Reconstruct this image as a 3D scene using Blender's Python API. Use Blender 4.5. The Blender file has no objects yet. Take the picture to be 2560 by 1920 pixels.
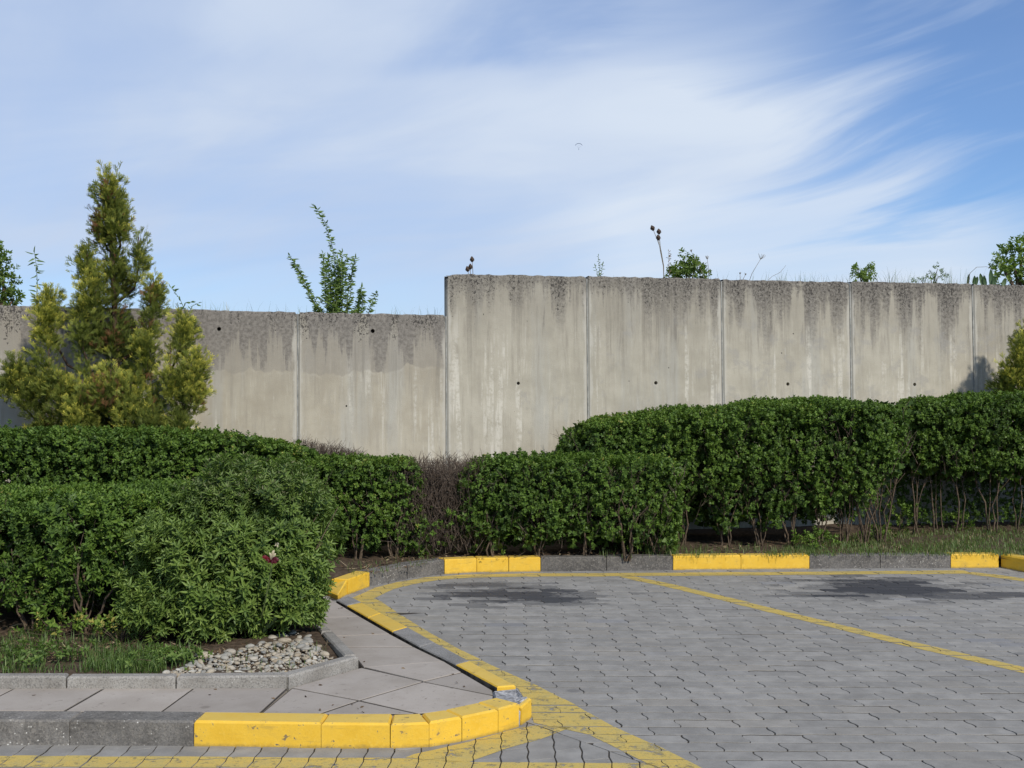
import bpy, bmesh, math, random
import numpy as np
from mathutils import Vector, Matrix
from mathutils.geometry import tessellate_polygon, delaunay_2d_cdt

random.seed(7)
rng = np.random.default_rng(11)
R = math.radians
scene = bpy.context.scene
COL = scene.collection

# ------------------------------------------------------------------ camera, sky, sun
F = 2794.0                      # focal length in pixels of the 2560 px wide photograph
HOR = 975.0                     # image row of the horizon
CAMH = 1.6
cam = bpy.data.cameras.new('camera')
cam.sensor_width = 36.0
cam.lens = F / 2560 * 36.0
cam.clip_start = 0.1
cam.clip_end = 6000
camo = bpy.data.objects.new('camera', cam)
COL.objects.link(camo)
camo.location = (0, 0, CAMH)
camo.rotation_euler = (R(90) + math.atan((HOR - 960) / F), 0, 0)
scene.camera = camo

SUN_AZ, SUN_EL = R(34), R(37)   # the sun stands behind the camera's right shoulder
sun_dir = Vector((math.sin(SUN_AZ) * math.cos(SUN_EL), -math.cos(SUN_AZ) * math.cos(SUN_EL), math.sin(SUN_EL)))
sl = bpy.data.lights.new('sun', 'SUN')
sl.energy = 3.4
sl.angle = R(2.5)
sl.color = (1.0, 0.93, 0.82)
so = bpy.data.objects.new('sun', sl)
COL.objects.link(so)
so.rotation_euler = sun_dir.to_track_quat('Z', 'Y').to_euler()
so.location = (4, -6, 8)

scene.view_settings.view_transform = 'Standard'
scene.view_settings.look = 'None'
scene.view_settings.gamma = 1.0
scene.view_settings.use_curve_mapping = False
scene.view_settings.exposure = 0.25
scene.render.engine = 'CYCLES'
scene.cycles.max_bounces = 6
scene.cycles.transparent_max_bounces = 8
scene.cycles.use_denoising = True


class NT:
    """tiny node-graph writer"""
    def __init__(self, tree):
        self.t = tree
        tree.nodes.clear()

    def n(self, kind, **kw):
        nd = self.t.nodes.new(kind)
        for k, v in kw.items():
            if k == 'ins':
                for name, val in v.items():
                    self.set(nd.inputs[name], val)
            else:
                setattr(nd, k, v)
        return nd

    def set(self, sock, val):
        if hasattr(val, 'is_linked'):
            self.t.links.new(val, sock)
        else:
            if isinstance(val, (tuple, list)) and sock.type == 'RGBA' and len(val) == 3:
                val = (*val, 1)
            sock.default_value = val

    def math(self, op, a, b=None, c=None, clamp=False):
        nd = self.n('ShaderNodeMath', operation=op, use_clamp=clamp)
        for i, v in enumerate((a, b, c)):
            if v is not None:
                self.set(nd.inputs[i], v)
        return nd.outputs[0]

    def vmath(self, op, a, b=None):
        nd = self.n('ShaderNodeVectorMath', operation=op)
        self.set(nd.inputs[0], a)
        if b is not None:
            self.set(nd.inputs[1], b)
        return nd.outputs['Value'] if op in ('DOT_PRODUCT', 'LENGTH', 'DISTANCE') else nd.outputs[0]

    def comb(self, x, y, z):
        nd = self.n('ShaderNodeCombineXYZ')
        for i, v in enumerate((x, y, z)):
            self.set(nd.inputs[i], v)
        return nd.outputs[0]

    def sep(self, v):
        nd = self.n('ShaderNodeSeparateXYZ')
        self.set(nd.inputs[0], v)
        return nd.outputs

    def noise(self, vec, scale=1.0, detail=3.0, rough=0.55, dist=0.0):
        nd = self.n('ShaderNodeTexNoise')
        self.set(nd.inputs['Vector'], vec)
        nd.inputs['Scale'].default_value = scale
        nd.inputs['Detail'].default_value = detail
        nd.inputs['Roughness'].default_value = rough
        nd.inputs['Distortion'].default_value = dist
        return nd.outputs[0]

    def vor(self, vec, scale=1.0, feature='F1'):
        nd = self.n('ShaderNodeTexVoronoi', feature=feature)
        self.set(nd.inputs['Vector'], vec)
        nd.inputs['Scale'].default_value = scale
        return nd.outputs[0], nd.outputs[1]

    def smooth(self, v, a, b, lo=0.0, hi=1.0):
        nd = self.n('ShaderNodeMapRange', interpolation_type='SMOOTHSTEP')
        self.set(nd.inputs[0], v)
        self.set(nd.inputs[1], a); self.set(nd.inputs[2], b)
        self.set(nd.inputs[3], lo); self.set(nd.inputs[4], hi)
        return nd.outputs[0]

    def mix(self, f, a, b, mode='MIX'):
        nd = self.n('ShaderNodeMix', data_type='RGBA', blend_type=mode)
        self.set(nd.inputs[0], f); self.set(nd.inputs[6], a); self.set(nd.inputs[7], b)
        return nd.outputs[2]

    def ramp(self, f, stops):
        nd = self.n('ShaderNodeValToRGB')
        e = nd.color_ramp.elements
        while len(e) < len(stops):
            e.new(0.5)
        for el, (p, c) in zip(e, stops):
            el.position = p
            el.color = (*c, 1)
        self.set(nd.inputs[0], f)
        return nd.outputs[0]

    def bump(self, h, strength=0.3, dist=0.01):
        nd = self.n('ShaderNodeBump')
        nd.inputs['Strength'].default_value = strength
        nd.inputs['Distance'].default_value = dist
        self.set(nd.inputs['Height'], h)
        return nd.outputs[0]


def build_world():
    w = bpy.data.worlds.new('World')
    scene.world = w
    w.use_nodes = True
    g = NT(w.node_tree)
    sky = g.n('ShaderNodeTexSky', sky_type='NISHITA', sun_disc=False, sun_elevation=SUN_EL,
              sun_rotation=math.pi - SUN_AZ, altitude=600.0, air_density=1.0, dust_density=0.6, ozone_density=1.6)
    tc = g.n('ShaderNodeTexCoord')
    x, y, z = g.sep(tc.outputs['Generated'])
    z = g.math('MAXIMUM', z, 0.0)
    zz = g.math('MAXIMUM', z, 0.0)
    # thin high cloud sheet: the ray is met with a slightly curved layer overhead
    k = g.math('DIVIDE', 1.0, g.math('ADD', zz, 0.16))
    az = g.math('ARCTAN2', x, y)
    el = g.math('ARCSINE', z)
    px = g.math('MULTIPLY', x, k); py = g.math('MULTIPLY', y, k)
    cl = g.comb(px, py, 0.0)
    # streak direction: fibres run up to the right across the view
    fa = R(-46)
    s1 = g.math('ADD', g.math('MULTIPLY', px, math.cos(fa)), g.math('MULTIPLY', py, math.sin(fa)))
    s2 = g.math('SUBTRACT', g.math('MULTIPLY', py, math.cos(fa)), g.math('MULTIPLY', px, math.sin(fa)))
    warp = g.noise(cl, 0.7, 1, 0.4)
    warp2 = g.noise(g.vmath('ADD', cl, (7.3, 2.1, 0)), 0.7, 1, 0.4)
    f1 = g.math('ADD', s1, g.math('MULTIPLY', warp, 1.6))
    f2 = g.math('ADD', s2, g.math('MULTIPLY', warp2, 1.2))
    fib = g.noise(g.comb(g.math('MULTIPLY', f1, 0.55), g.math('MULTIPLY', f2, 2.4), 3.0), 1.5, 6, 0.54, 0.1)
    # same fibres seen in angle space give soft level banding
    band = g.noise(g.comb(g.math('MULTIPLY', g.math('ADD', az, g.math('MULTIPLY', warp, 0.35)), 2.2),
                          g.math('MULTIPLY', g.math('SUBTRACT', el, g.math('MULTIPLY', az, 0.16)), 9.0), 0.4), 1.6, 5, 0.5, 0.4)
    big = g.noise(g.vmath('ADD', cl, (1.7, 0.3, 4.0)), 0.55, 3, 0.5)
    wob = g.math('MULTIPLY', g.math('SUBTRACT', fib, 0.5), 0.55)
    # open blue sky to the right: edge of the cloud sheet, a plane through the zenith side
    edge = g.math('ADD', g.math('SUBTRACT', az, 0.27), g.math('MULTIPLY', g.math('SUBTRACT', el, 0.2), 0.35))
    edge = g.math('ADD', edge, wob)
    clear = g.smooth(edge, -0.12, 0.13)
    low = g.smooth(g.math('ADD', el, g.math('MULTIPLY', wob, 0.25)), 0.165, 0.115)      # cloud bank low on the right
    clear = g.math('MULTIPLY', clear, g.math('SUBTRACT', 1.0, g.math('MULTIPLY', low, g.smooth(az, 0.47, 0.36, 0.25, 1.0))))
    veil = g.math('ADD', g.math('MULTIPLY', g.smooth(fib, 0.34, 0.72), 0.5), g.math('MULTIPLY', g.smooth(band, 0.32, 0.7), 0.5))
    # a brighter sheet of veil whose upper edge sweeps up to the right; mottled, thinner cloud above it
    au = g.math('MAXIMUM', g.math('SUBTRACT', az, 0.02), 0.0)
    curve = g.math('ADD', 0.262, g.math('MULTIPLY', g.math('POWER', au, 1.5), 0.5))
    ev = g.math('ADD', g.math('SUBTRACT', el, curve), g.math('MULTIPLY', g.math('SUBTRACT', band, 0.5), 0.10))
    sheet = g.math('MULTIPLY', g.math('MULTIPLY', g.smooth(ev, 0.03, -0.012), g.smooth(el, 0.10, 0.235)), g.smooth(az, -0.40, 0.10, 0.25, 1.0))
    above = g.math('MULTIPLY', g.smooth(ev, -0.005, 0.03), g.smooth(az, -0.2, 0.05))
    dens = g.math('ADD', 0.68, g.math('MULTIPLY', veil, 0.28))
    dens = g.math('ADD', dens, g.math('MULTIPLY', sheet, 0.2))
    dens = g.math('SUBTRACT', dens, g.math('MULTIPLY', above, g.math('SUBTRACT', 0.34, g.math('MULTIPLY', g.smooth(fib, 0.42, 0.68), 0.34))))
    dens = g.math('MULTIPLY', dens, g.math('SUBTRACT', 1.0, g.math('MULTIPLY', clear, 0.92)))
    dens = g.math('ADD', dens, g.math('MULTIPLY', g.math('MULTIPLY', g.smooth(fib, 0.52, 0.74), clear), 0.26))
    # clearer strip close above the skyline on the left
    strip = g.math('MULTIPLY', g.smooth(el, 0.13, 0.085), g.smooth(az, 0.12, -0.12))
    dens = g.math('MULTIPLY', dens, g.math('SUBTRACT', 1.0, g.math('MULTIPLY', strip, 0.28)))
    dens = g.math('MINIMUM', g.math('MAXIMUM', dens, 0.0), 0.97)
    lowsheet = g.math('MULTIPLY', g.smooth(el, 0.19, 0.15), g.smooth(az, 0.0, 0.16))
    lit = g.math('ADD', g.math('MULTIPLY', g.smooth(band, 0.34, 0.66), 0.30), g.math('MULTIPLY', sheet, 0.5))
    lit = g.math('ADD', lit, g.math('ADD', g.math('MULTIPLY', lowsheet, 0.75), g.math('MULTIPLY', g.smooth(az, -0.2, 0.3), 0.22)))
    lit = g.math('MINIMUM', g.math('ADD', lit, g.math('MULTIPLY', g.math('MULTIPLY', g.smooth(el, 0.25, 0.33), g.smooth(az, 0.1, -0.3)), 0.3)), 1.0)
    ccol = g.mix(lit, CLOUD_DARK, CLOUD_LIGHT)
    col = g.mix(dens, g.mix(1.0, sky.outputs[0], SKY_TINT, 'MULTIPLY'), ccol)
    bg = g.n('ShaderNodeBackground', ins={'Color': col, 'Strength': 0.1})
    out = g.n('ShaderNodeOutputWorld', ins={'Surface': bg.outputs[0]})


SKY_TINT = (0.64, 0.86, 1.15)
CLOUD_DARK = (4.2, 5.1, 6.8)
CLOUD_LIGHT = (5.9, 6.6, 7.6)
build_world()


# ------------------------------------------------------------------ pixel -> place
def P(px, py, z=0.0):
    """ground-plane point seen at a pixel of the 2560x1920 photograph"""
    Y = (CAMH - z) * F / (py - HOR)
    return ((px - 1280) / F * Y, Y, z)


def Q(px, py, Y):
    return ((px - 1280) / F * Y, Y, CAMH + (HOR - py) / F * Y)


K = 2560 / 2212


def QD(dx, dy, Y):
    return Q(dx * K, dy * K, Y)


# ------------------------------------------------------------------ object helpers
def tag(o, label=None, cat=None, group=None, kind=None):
    if label: o['label'] = label
    if cat: o['category'] = cat
    if group: o['group'] = group
    if kind: o['kind'] = kind
    return o


def empty(name, loc=(0, 0, 0), rz=0.0):
    o = bpy.data.objects.new(name, None)
    o.location = loc
    o.rotation_euler = (0, 0, rz)
    o.empty_display_size = 0.1
    COL.objects.link(o)
    return o


def link(name, me, mat=None, parent=None, loc=None, rot=None):
    o = bpy.data.objects.new(name, me)
    if mat is not None and not me.materials:
        me.materials.append(mat)
    COL.objects.link(o)
    if parent is not None:
        o.parent = parent
    if loc is not None: o.location = loc
    if rot is not None: o.rotation_euler = rot
    return o


def np_mesh(name, V, FA, nper, attrs=None, smooth=False):
    """V (n,3), FA (m,nper) index array -> mesh; attrs: name -> per-vertex floats"""
    me = bpy.data.meshes.new(name)
    V = np.ascontiguousarray(V, dtype=np.float32)
    FA = np.ascontiguousarray(FA, dtype=np.int32)
    me.vertices.add(len(V))
    me.vertices.foreach_set('co', V.ravel())
    me.loops.add(FA.size)
    me.loops.foreach_set('vertex_index', FA.ravel())
    me.polygons.add(len(FA))
    me.polygons.foreach_set('loop_start', np.arange(0, FA.size, nper, dtype=np.int32))
    if smooth:
        me.polygons.foreach_set('use_smooth', np.ones(len(FA), dtype=bool))
    me.update(calc_edges=True)
    for k, v in (attrs or {}).items():
        a = me.attributes.new(k, 'FLOAT', 'POINT')
        a.data.foreach_set('value', np.ascontiguousarray(v, dtype=np.float32))
    return me


def py_mesh(name, V, faces, smooth=False, attrs=None):
    me = bpy.data.meshes.new(name)
    me.from_pydata([tuple(v) for v in V], [], faces)
    if smooth:
        me.polygons.foreach_set('use_smooth', [True] * len(me.polygons))
    me.update()
    for k, v in (attrs or {}).items():
        a = me.attributes.new(k, 'FLOAT', 'POINT')
        a.data.foreach_set('value', v)
    return me


class Tubes:
    def __init__(self, sides=5):
        self.V = []; self.F = []; self.s = sides

    def add(self, pts, r0, r1, cap=True):
        pts = [Vector(p) for p in pts]
        n = len(pts); s = self.s
        base = len(self.V)
        up = Vector((0.3, 0.5, 0.81))
        for i, p in enumerate(pts):
            t = (pts[min(i + 1, n - 1)] - pts[max(i - 1, 0)])
            if t.length < 1e-9: t = Vector((0, 0, 1))
            t.normalize()
            a = t.cross(up)
            if a.length < 1e-4: a = t.cross(Vector((1, 0, 0)))
            a.normalize(); b = t.cross(a)
            r = r0 + (r1 - r0) * i / (n - 1)
            for k in range(s):
                c = 2 * math.pi * k / s
                self.V.append(p + (a * math.cos(c) + b * math.sin(c)) * r)
        for i in range(n - 1):
            for k in range(s):
                k2 = (k + 1) % s
                self.F.append((base + i * s + k, base + i * s + k2, base + (i + 1) * s + k2, base + (i + 1) * s + k))
        if cap:
            self.F.append(tuple(base + (n - 1) * s + k for k in range(s)))
        return self

    def build(self, name, mat, parent=None):
        return link(name, py_mesh(name, self.V, self.F, True), mat, parent)


def ccw(poly):
    a = sum(poly[i][0] * poly[(i + 1) % len(poly)][1] - poly[(i + 1) % len(poly)][0] * poly[i][1] for i in range(len(poly)))
    return list(poly) if a > 0 else list(poly)[::-1]


def inset(poly, d):
    """move every edge of a ccw xy polygon inward by d"""
    n = len(poly); out = []
    for i in range(n):
        p0 = Vector(poly[i - 1][:2]); p1 = Vector(poly[i][:2]); p2 = Vector(poly[(i + 1) % n][:2])
        e0 = (p1 - p0).normalized(); e1 = (p2 - p1).normalized()
        n0 = Vector((-e0.y, e0.x)); n1 = Vector((-e1.y, e1.x))
        k = 1 + n0.dot(n1)
        m = (n0 + n1) / max(k, 0.3)
        q = p1 + m * d
        out.append((q.x, q.y) + tuple(poly[i][2:]))
    return out


def clip_half(poly, a, n):
    """keep the part of xy polygon where (p-a).n >= 0"""
    out = []
    m = len(poly)
    for i in range(m):
        p = poly[i]; q = poly[(i + 1) % m]
        dp = (p[0] - a[0]) * n[0] + (p[1] - a[1]) * n[1]
        dq = (q[0] - a[0]) * n[0] + (q[1] - a[1]) * n[1]
        if dp >= 0: out.append(p)
        if dp * dq < 0:
            t = dp / (dp - dq)
            out.append((p[0] + (q[0] - p[0]) * t, p[1] + (q[1] - p[1]) * t))
    return out


def clip_convex(poly, conv):
    conv = ccw(conv)
    for i in range(len(conv)):
        a = conv[i]; b = conv[(i + 1) % len(conv)]
        poly = clip_half(poly, a, (-(b[1] - a[1]), b[0] - a[0]))
        if len(poly) < 3: return []
    return poly


def inside(poly, x, y):
    c = False; n = len(poly)
    for i in range(n):
        x1, y1 = poly[i][0], poly[i][1]; x2, y2 = poly[i - 1][0], poly[i - 1][1]
        if (y1 > y) != (y2 > y) and x < (x2 - x1) * (y - y1) / (y2 - y1) + x1:
            c = not c
    return c


def stone_mesh(name, top, zb, bev=0.008, jit=0.0):
    """block from a ccw polygon of (x, y, ztop): chamfered upper edges, straight sides down to zb (a number or a drop)"""
    top = ccw(top); n = len(top)
    inn = inset(top, bev)
    V = []; Fc = []
    for p in inn: V.append((p[0], p[1], p[2]))
    for p in top: V.append((p[0], p[1], p[2] - bev))
    for p in top: V.append((p[0], p[1], zb if zb > -5 else p[2] + zb + 10 - 0.1))
    if jit:
        V = [(x + random.uniform(-jit, jit), y + random.uniform(-jit, jit), z + random.uniform(-jit, jit)) if i < 2 * n else (x, y, z) for i, (x, y, z) in enumerate(V)]
    Fc.append(tuple(range(n)))
    for i in range(n):
        j = (i + 1) % n
        Fc.append((n + i, n + j, j, i))
        Fc.append((2 * n + i, 2 * n + j, n + j, n + i))
    return py_mesh(name, V, Fc)


def snoise(Pn, seed, freq, octs=7):
    """smooth pseudo-noise, roughly -1..1, for (n,3) points"""
    r = np.random.default_rng(seed)
    out = np.zeros(len(Pn))
    for _ in range(octs):
        d = r.normal(size=3); d /= np.linalg.norm(d)
        out += np.sin(Pn @ d * freq * r.uniform(0.6, 1.7) + r.uniform(0, 6.28))
    return out / math.sqrt(octs) / 1.2


# ------------------------------------------------------------------ materials
def new_mat(name):
    m = bpy.data.materials.new(name)
    m.use_nodes = True
    return m, NT(m.node_tree)


def finish(g, color, rough=0.8, normal=None, spec=0.35, alpha=None, trans=None):
    ins = {'Base Color': color, 'Roughness': rough, 'Specular IOR Level': spec}
    if normal is not None: ins['Normal'] = normal
    if alpha is not None: ins['Alpha'] = alpha
    b = g.n('ShaderNodeBsdfPrincipled', ins=ins)
    s = b.outputs[0]
    if trans is not None:
        tcol, f = trans
        t = g.n('ShaderNodeBsdfTranslucent', ins={'Color': tcol})
        mx = g.n('ShaderNodeMixShader', ins={0: f})
        g.t.links.new(s, mx.inputs[1]); g.t.links.new(t.outputs[0], mx.inputs[2])
        s = mx.outputs[0]
    g.n('ShaderNodeOutputMaterial', ins={'Surface': s})


def mat_leaf(name, stops, rough=0.45, trans=0.22, spec=0.4, attr='var', tcol=None, tip=None):
    m, g = new_mat(name)
    a = g.n('ShaderNodeAttribute', attribute_name=attr).outputs['Fac']
    c = g.ramp(a, stops)
    if tip:
        t = g.n('ShaderNodeAttribute', attribute_name='tip').outputs['Fac']
        lo, hi, colr = tip[:3]
        c = g.mix(g.smooth(t, lo, hi), c, g.mix(g.smooth(a, 0.0, 0.9), colr[0], colr[1]))
        if len(tip) > 3:
            d = g.n('ShaderNodeAttribute', attribute_name='dead').outputs['Fac']
            c = g.mix(g.smooth(d, 0.45, 0.55), c, tip[3])
    tc = g.mix(1.0, c, tcol or (1.7, 1.9, 0.8), 'MULTIPLY')
    finish(g, c, rough, None, spec, trans=(tc, trans))
    return m


def mat_simple(name, c1, c2, scale=20.0, rough=0.85, bump=0.3, spec=0.25):
    m, g = new_mat(name)
    p = g.n('ShaderNodeNewGeometry').outputs['Position']
    n = g.noise(p, scale, 4, 0.6)
    c = g.mix(g.smooth(n, 0.3, 0.7), c1, c2)
    finish(g, c, rough, g.bump(n, bump, 0.01), spec)
    return m


def rand_fac(g):
    """per-stone random 0..1: object random for single stones, 'rnd' attribute on joined ones"""
    o = g.n('ShaderNodeObjectInfo').outputs['Random']
    a = g.n('ShaderNodeAttribute', attribute_name='rnd').outputs['Fac']
    return g.math('FRACT', g.math('ADD', o, a))


OIL = []


def mat_paver():
    m, g = new_mat('paver_concrete')
    p = g.n('ShaderNodeNewGeometry').outputs['Position']
    rf = rand_fac(g)
    fine = g.noise(p, 140, 3, 0.65)
    mid = g.noise(p, 9, 4, 0.6)
    big = g.noise(p, 1.3, 3, 0.55)
    c = g.mix(g.smooth(mid, 0.3, 0.72), (0.205, 0.198, 0.184), (0.268, 0.259, 0.240))
    tone = g.math('ADD', 0.90, g.math('MULTIPLY', rf, 0.20))
    c = g.mix(1.0, c, g.comb(tone, tone, tone), 'MULTIPLY')
    rf2 = g.math('FRACT', g.math('MULTIPLY', rf, 7.31))
    c = g.mix(g.smooth(rf2, 0.88, 0.98, 0, 0.3), c, (0.27, 0.245, 0.205))          # some stones have a tan cast
    c = g.mix(g.smooth(rf2, 0.05, 0.0, 0, 0.3), c, (0.16, 0.175, 0.215))            # a few are bluer
    c = g.mix(g.smooth(big, 0.52, 0.7, 0, 0.45), c, (0.205, 0.192, 0.172))          # dusty areas
    c = g.mix(g.smooth(fine, 0.55, 0.8, 0, 0.35), c, (0.36, 0.36, 0.36))
    c = g.mix(g.smooth(fine, 0.42, 0.25, 0, 0.4), c, (0.1, 0.1, 0.105))
    x, y, z = g.sep(p)
    # oil stains left under parked cars
    tot = None
    for (cx, cy, rx, ry, amt) in OIL:
        dx = g.math('DIVIDE', g.math('SUBTRACT', x, cx), rx)
        dy = g.math('DIVIDE', g.math('SUBTRACT', y, cy), ry)
        d = g.math('SQRT', g.math('ADD', g.math('MULTIPLY', dx, dx), g.math('MULTIPLY', dy, dy)))
        wob = g.math('ADD', g.math('MULTIPLY', g.math('SUBTRACT', g.noise(g.vmath('MULTIPLY', p, (0.9, 1.1, 1.0)), 4.2, 6, 0.7), 0.5), 1.7),
                     g.math('MULTIPLY', g.math('SUBTRACT', rf, 0.5), 0.75))
        dw = g.math('ADD', g.math('ADD', d, wob), g.math('MULTIPLY', g.math('SUBTRACT', g.noise(p, 26, 3, 0.6), 0.5), 0.5))
        mk = g.math('ADD', g.math('MULTIPLY', g.smooth(dw, 1.2, 1.0), 0.45), g.math('MULTIPLY', g.smooth(dw, 0.85, 0.55), 0.55))
        mk = g.math('MULTIPLY', mk, amt)
        tot = mk if tot is None else g.math('MAXIMUM', tot, mk)
    c = g.mix(tot, c, (0.045, 0.046, 0.052))
    dv, dc = g.vor(p, 2.6)
    drip = g.math('MULTIPLY', g.smooth(g.math('ADD', dv, g.math('MULTIPLY', mid, 0.08)), 0.16, 0.10), g.smooth(g.sep(dc)[0], 0.72, 0.8))
    c = g.mix(g.math('MULTIPLY', drip, 0.4), c, (0.08, 0.08, 0.085))
    rough = g.math('SUBTRACT', 0.82, g.math('MULTIPLY', tot, 0.3))
    h = g.math('ADD', fine, g.math('MULTIPLY', mid, 0.7))
    finish(g, c, rough, g.bump(h, 0.28, 0.004), 0.3)
    return m


def mat_yellow(name, chip=0.06, thin=0.0, alpha_worn=False, seed=0.0):
    """road-marking yellow; alpha_worn wears through to what lies below"""
    m, g = new_mat(name)
    p = g.vmath('ADD', g.n('ShaderNodeNewGeometry').outputs['Position'], (seed, seed * 0.7, 0))
    n1 = g.noise(p, 7, 5, 0.62)
    n2 = g.noise(p, 42, 4, 0.65)
    n3 = g.noise(p, 150, 3, 0.6)
    c = g.mix(g.smooth(n1, 0.3, 0.7), (0.64, 0.385, 0.028), (0.72, 0.455, 0.045))
    c = g.mix(g.smooth(n2, 0.5, 0.75, 0, 0.3), c, (0.78, 0.57, 0.13))
    if alpha_worn:
        c = g.mix(g.smooth(n2, 0.3, 0.7, 0.6, 1.0), c, (0.47, 0.365, 0.105))
        c = g.mix(g.smooth(n1, 0.4, 0.7, 0, 0.6), c, (0.36, 0.305, 0.13))
        c = g.mix(g.smooth(n3, 0.4, 0.7, 0, 0.3), c, (0.28, 0.24, 0.13))
        n0 = g.noise(p, 13, 5, 0.62)
        st = g.math('ADD', g.math('MULTIPLY', n1, 0.3), g.math('ADD', g.math('MULTIPLY', n0, 0.45), g.math('MULTIPLY', n2, 0.25)))
        a = g.smooth(st, 0.5 + chip + 0.075, 0.5 + chip - 0.015)
        a = g.math('MULTIPLY', a, g.smooth(n3, 0.68, 0.6, 0.6, 1.0))
        finish(g, c, 0.6, g.bump(n3, 0.25, 0.003), 0.35, alpha=a)
    else:
        st = g.math('ADD', g.math('MULTIPLY', n1, 0.45), g.math('MULTIPLY', n2, 0.55))
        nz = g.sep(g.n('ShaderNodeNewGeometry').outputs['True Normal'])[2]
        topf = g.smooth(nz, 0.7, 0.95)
        c = g.mix(g.math('MULTIPLY', topf, g.smooth(n1, 0.2, 0.6, 0.3, 0.65)), c, (0.58, 0.43, 0.11))            # upper faces paler: trodden dust, and sky sheen painted into the colour
        c = g.mix(g.smooth(n3, 0.55, 0.75, 0, 0.35), c, (0.40, 0.27, 0.04))
        k = g.smooth(st, 0.5 + chip + 0.088, 0.5 + chip + 0.10)
        k = g.math('MAXIMUM', k, g.math('MULTIPLY', g.smooth(n3, 0.70, 0.74), g.smooth(n1, 0.5, 0.58)))
        c = g.mix(k, c, (0.13, 0.112, 0.09))
        c = g.mix(g.smooth(n1, 0.52, 0.72, 0, 0.55), c, (0.47, 0.30, 0.045))
        sc3 = g.noise(g.vmath('MULTIPLY', p, (1.0, 1.0, 7.0)), 5.5, 5, 0.65)
        c = g.mix(g.smooth(sc3, 0.56, 0.72, 0, 0.5), c, (0.36, 0.25, 0.06))
        z = g.sep(g.n('ShaderNodeNewGeometry').outputs['Position'])[2]
        spl = g.math('MULTIPLY', g.smooth(g.math('ADD', z, g.math('MULTIPLY', n2, 0.03)), 0.034, 0.012), 0.6)
        c = g.mix(spl, c, (0.2, 0.15, 0.06))                                        # road dirt thrown against the foot
        h = g.math('SUBTRACT', n2, g.math('MULTIPLY', k, 1.5))
        finish(g, c, 0.5, g.bump(g.math('ADD', h, g.math('MULTIPLY', n3, 0.4)), 0.35, 0.004), 0.4)
    return m


def mat_kerb_grey(name, lo, hi, speck=0.5):
    m, g = new_mat(name)
    geo = g.n('ShaderNodeNewGeometry')
    p = geo.outputs['Position']
    n1 = g.noise(p, 6, 6, 0.66); n2 = g.noise(p, 130, 4, 0.65)
    rf = rand_fac(g)
    c = g.mix(g.smooth(n1, 0.32, 0.68), lo, hi)
    d, vc = g.vor(p, 95)
    rv = g.sep(vc)[0]
    c = g.mix(g.math('MULTIPLY', g.smooth(rv, 0.4, 0.9), 0.4), c, (0.26, 0.24, 0.21))
    spots = g.math('MULTIPLY', g.math('MULTIPLY', g.smooth(d, 0.34, 0.22), g.smooth(rv, 0.9, 0.92)), g.smooth(g.noise(p, 5, 3), 0.42, 0.62))
    c = g.mix(g.math('MULTIPLY', spots, speck * 2), c, (0.62, 0.61, 0.57))
    c = g.mix(g.smooth(n2, 0.56, 0.3, 0, 0.6), c, (0.05, 0.048, 0.045))
    tone = g.math('ADD', 0.86, g.math('MULTIPLY', rf, 0.28))
    c = g.mix(1.0, c, g.comb(tone, tone, tone), 'MULTIPLY')
    finish(g, c, 0.9, g.bump(g.math('ADD', n2, g.math('MULTIPLY', d, 0.5)), 0.35, 0.005), 0.2)
    return m


def mat_slab():
    m, g = new_mat('slab_concrete')
    p = g.n('ShaderNodeNewGeometry').outputs['Position']
    rf = rand_fac(g)
    n1 = g.noise(p, 3.5, 5, 0.6); n2 = g.noise(p, 30, 4, 0.6); n3 = g.noise(p, 220, 3, 0.6)
    c = g.mix(g.smooth(n1, 0.3, 0.7), (0.285, 0.253, 0.218), (0.352, 0.318, 0.281))
    tone = g.math('ADD', 0.9, g.math('MULTIPLY', rf, 0.2))
    c = g.mix(1.0, c, g.comb(tone, tone, tone), 'MULTIPLY')
    c = g.mix(g.smooth(n1, 0.55, 0.72, 0, 0.4), c, (0.235, 0.2, 0.168))
    c = g.mix(g.smooth(n2, 0.62, 0.72, 0, 0.6), c, (0.15, 0.13, 0.11))
    sv, sc_ = g.vor(p, 5.0)
    c = g.mix(g.math('MULTIPLY', g.smooth(g.math('ADD', sv, g.math('MULTIPLY', n2, 0.1)), 0.2, 0.13), g.smooth(g.sep(sc_)[0], 0.6, 0.7)), c, (0.2, 0.175, 0.15))
    c = g.mix(g.smooth(n3, 0.45, 0.25, 0, 0.35), c, (0.14, 0.13, 0.12))
    finish(g, c, 0.85, g.bump(g.math('ADD', n3, n2), 0.22, 0.004), 0.25)
    return m


WDIR = Vector((0.1316, 0.0252)).normalized()


WY0 = 11.1
PWID = WY0 * math.hypot(0.1316, 0.0252)
WS0 = WDIR.x * WY0 * -0.1918 + WDIR.y * WY0


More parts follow.
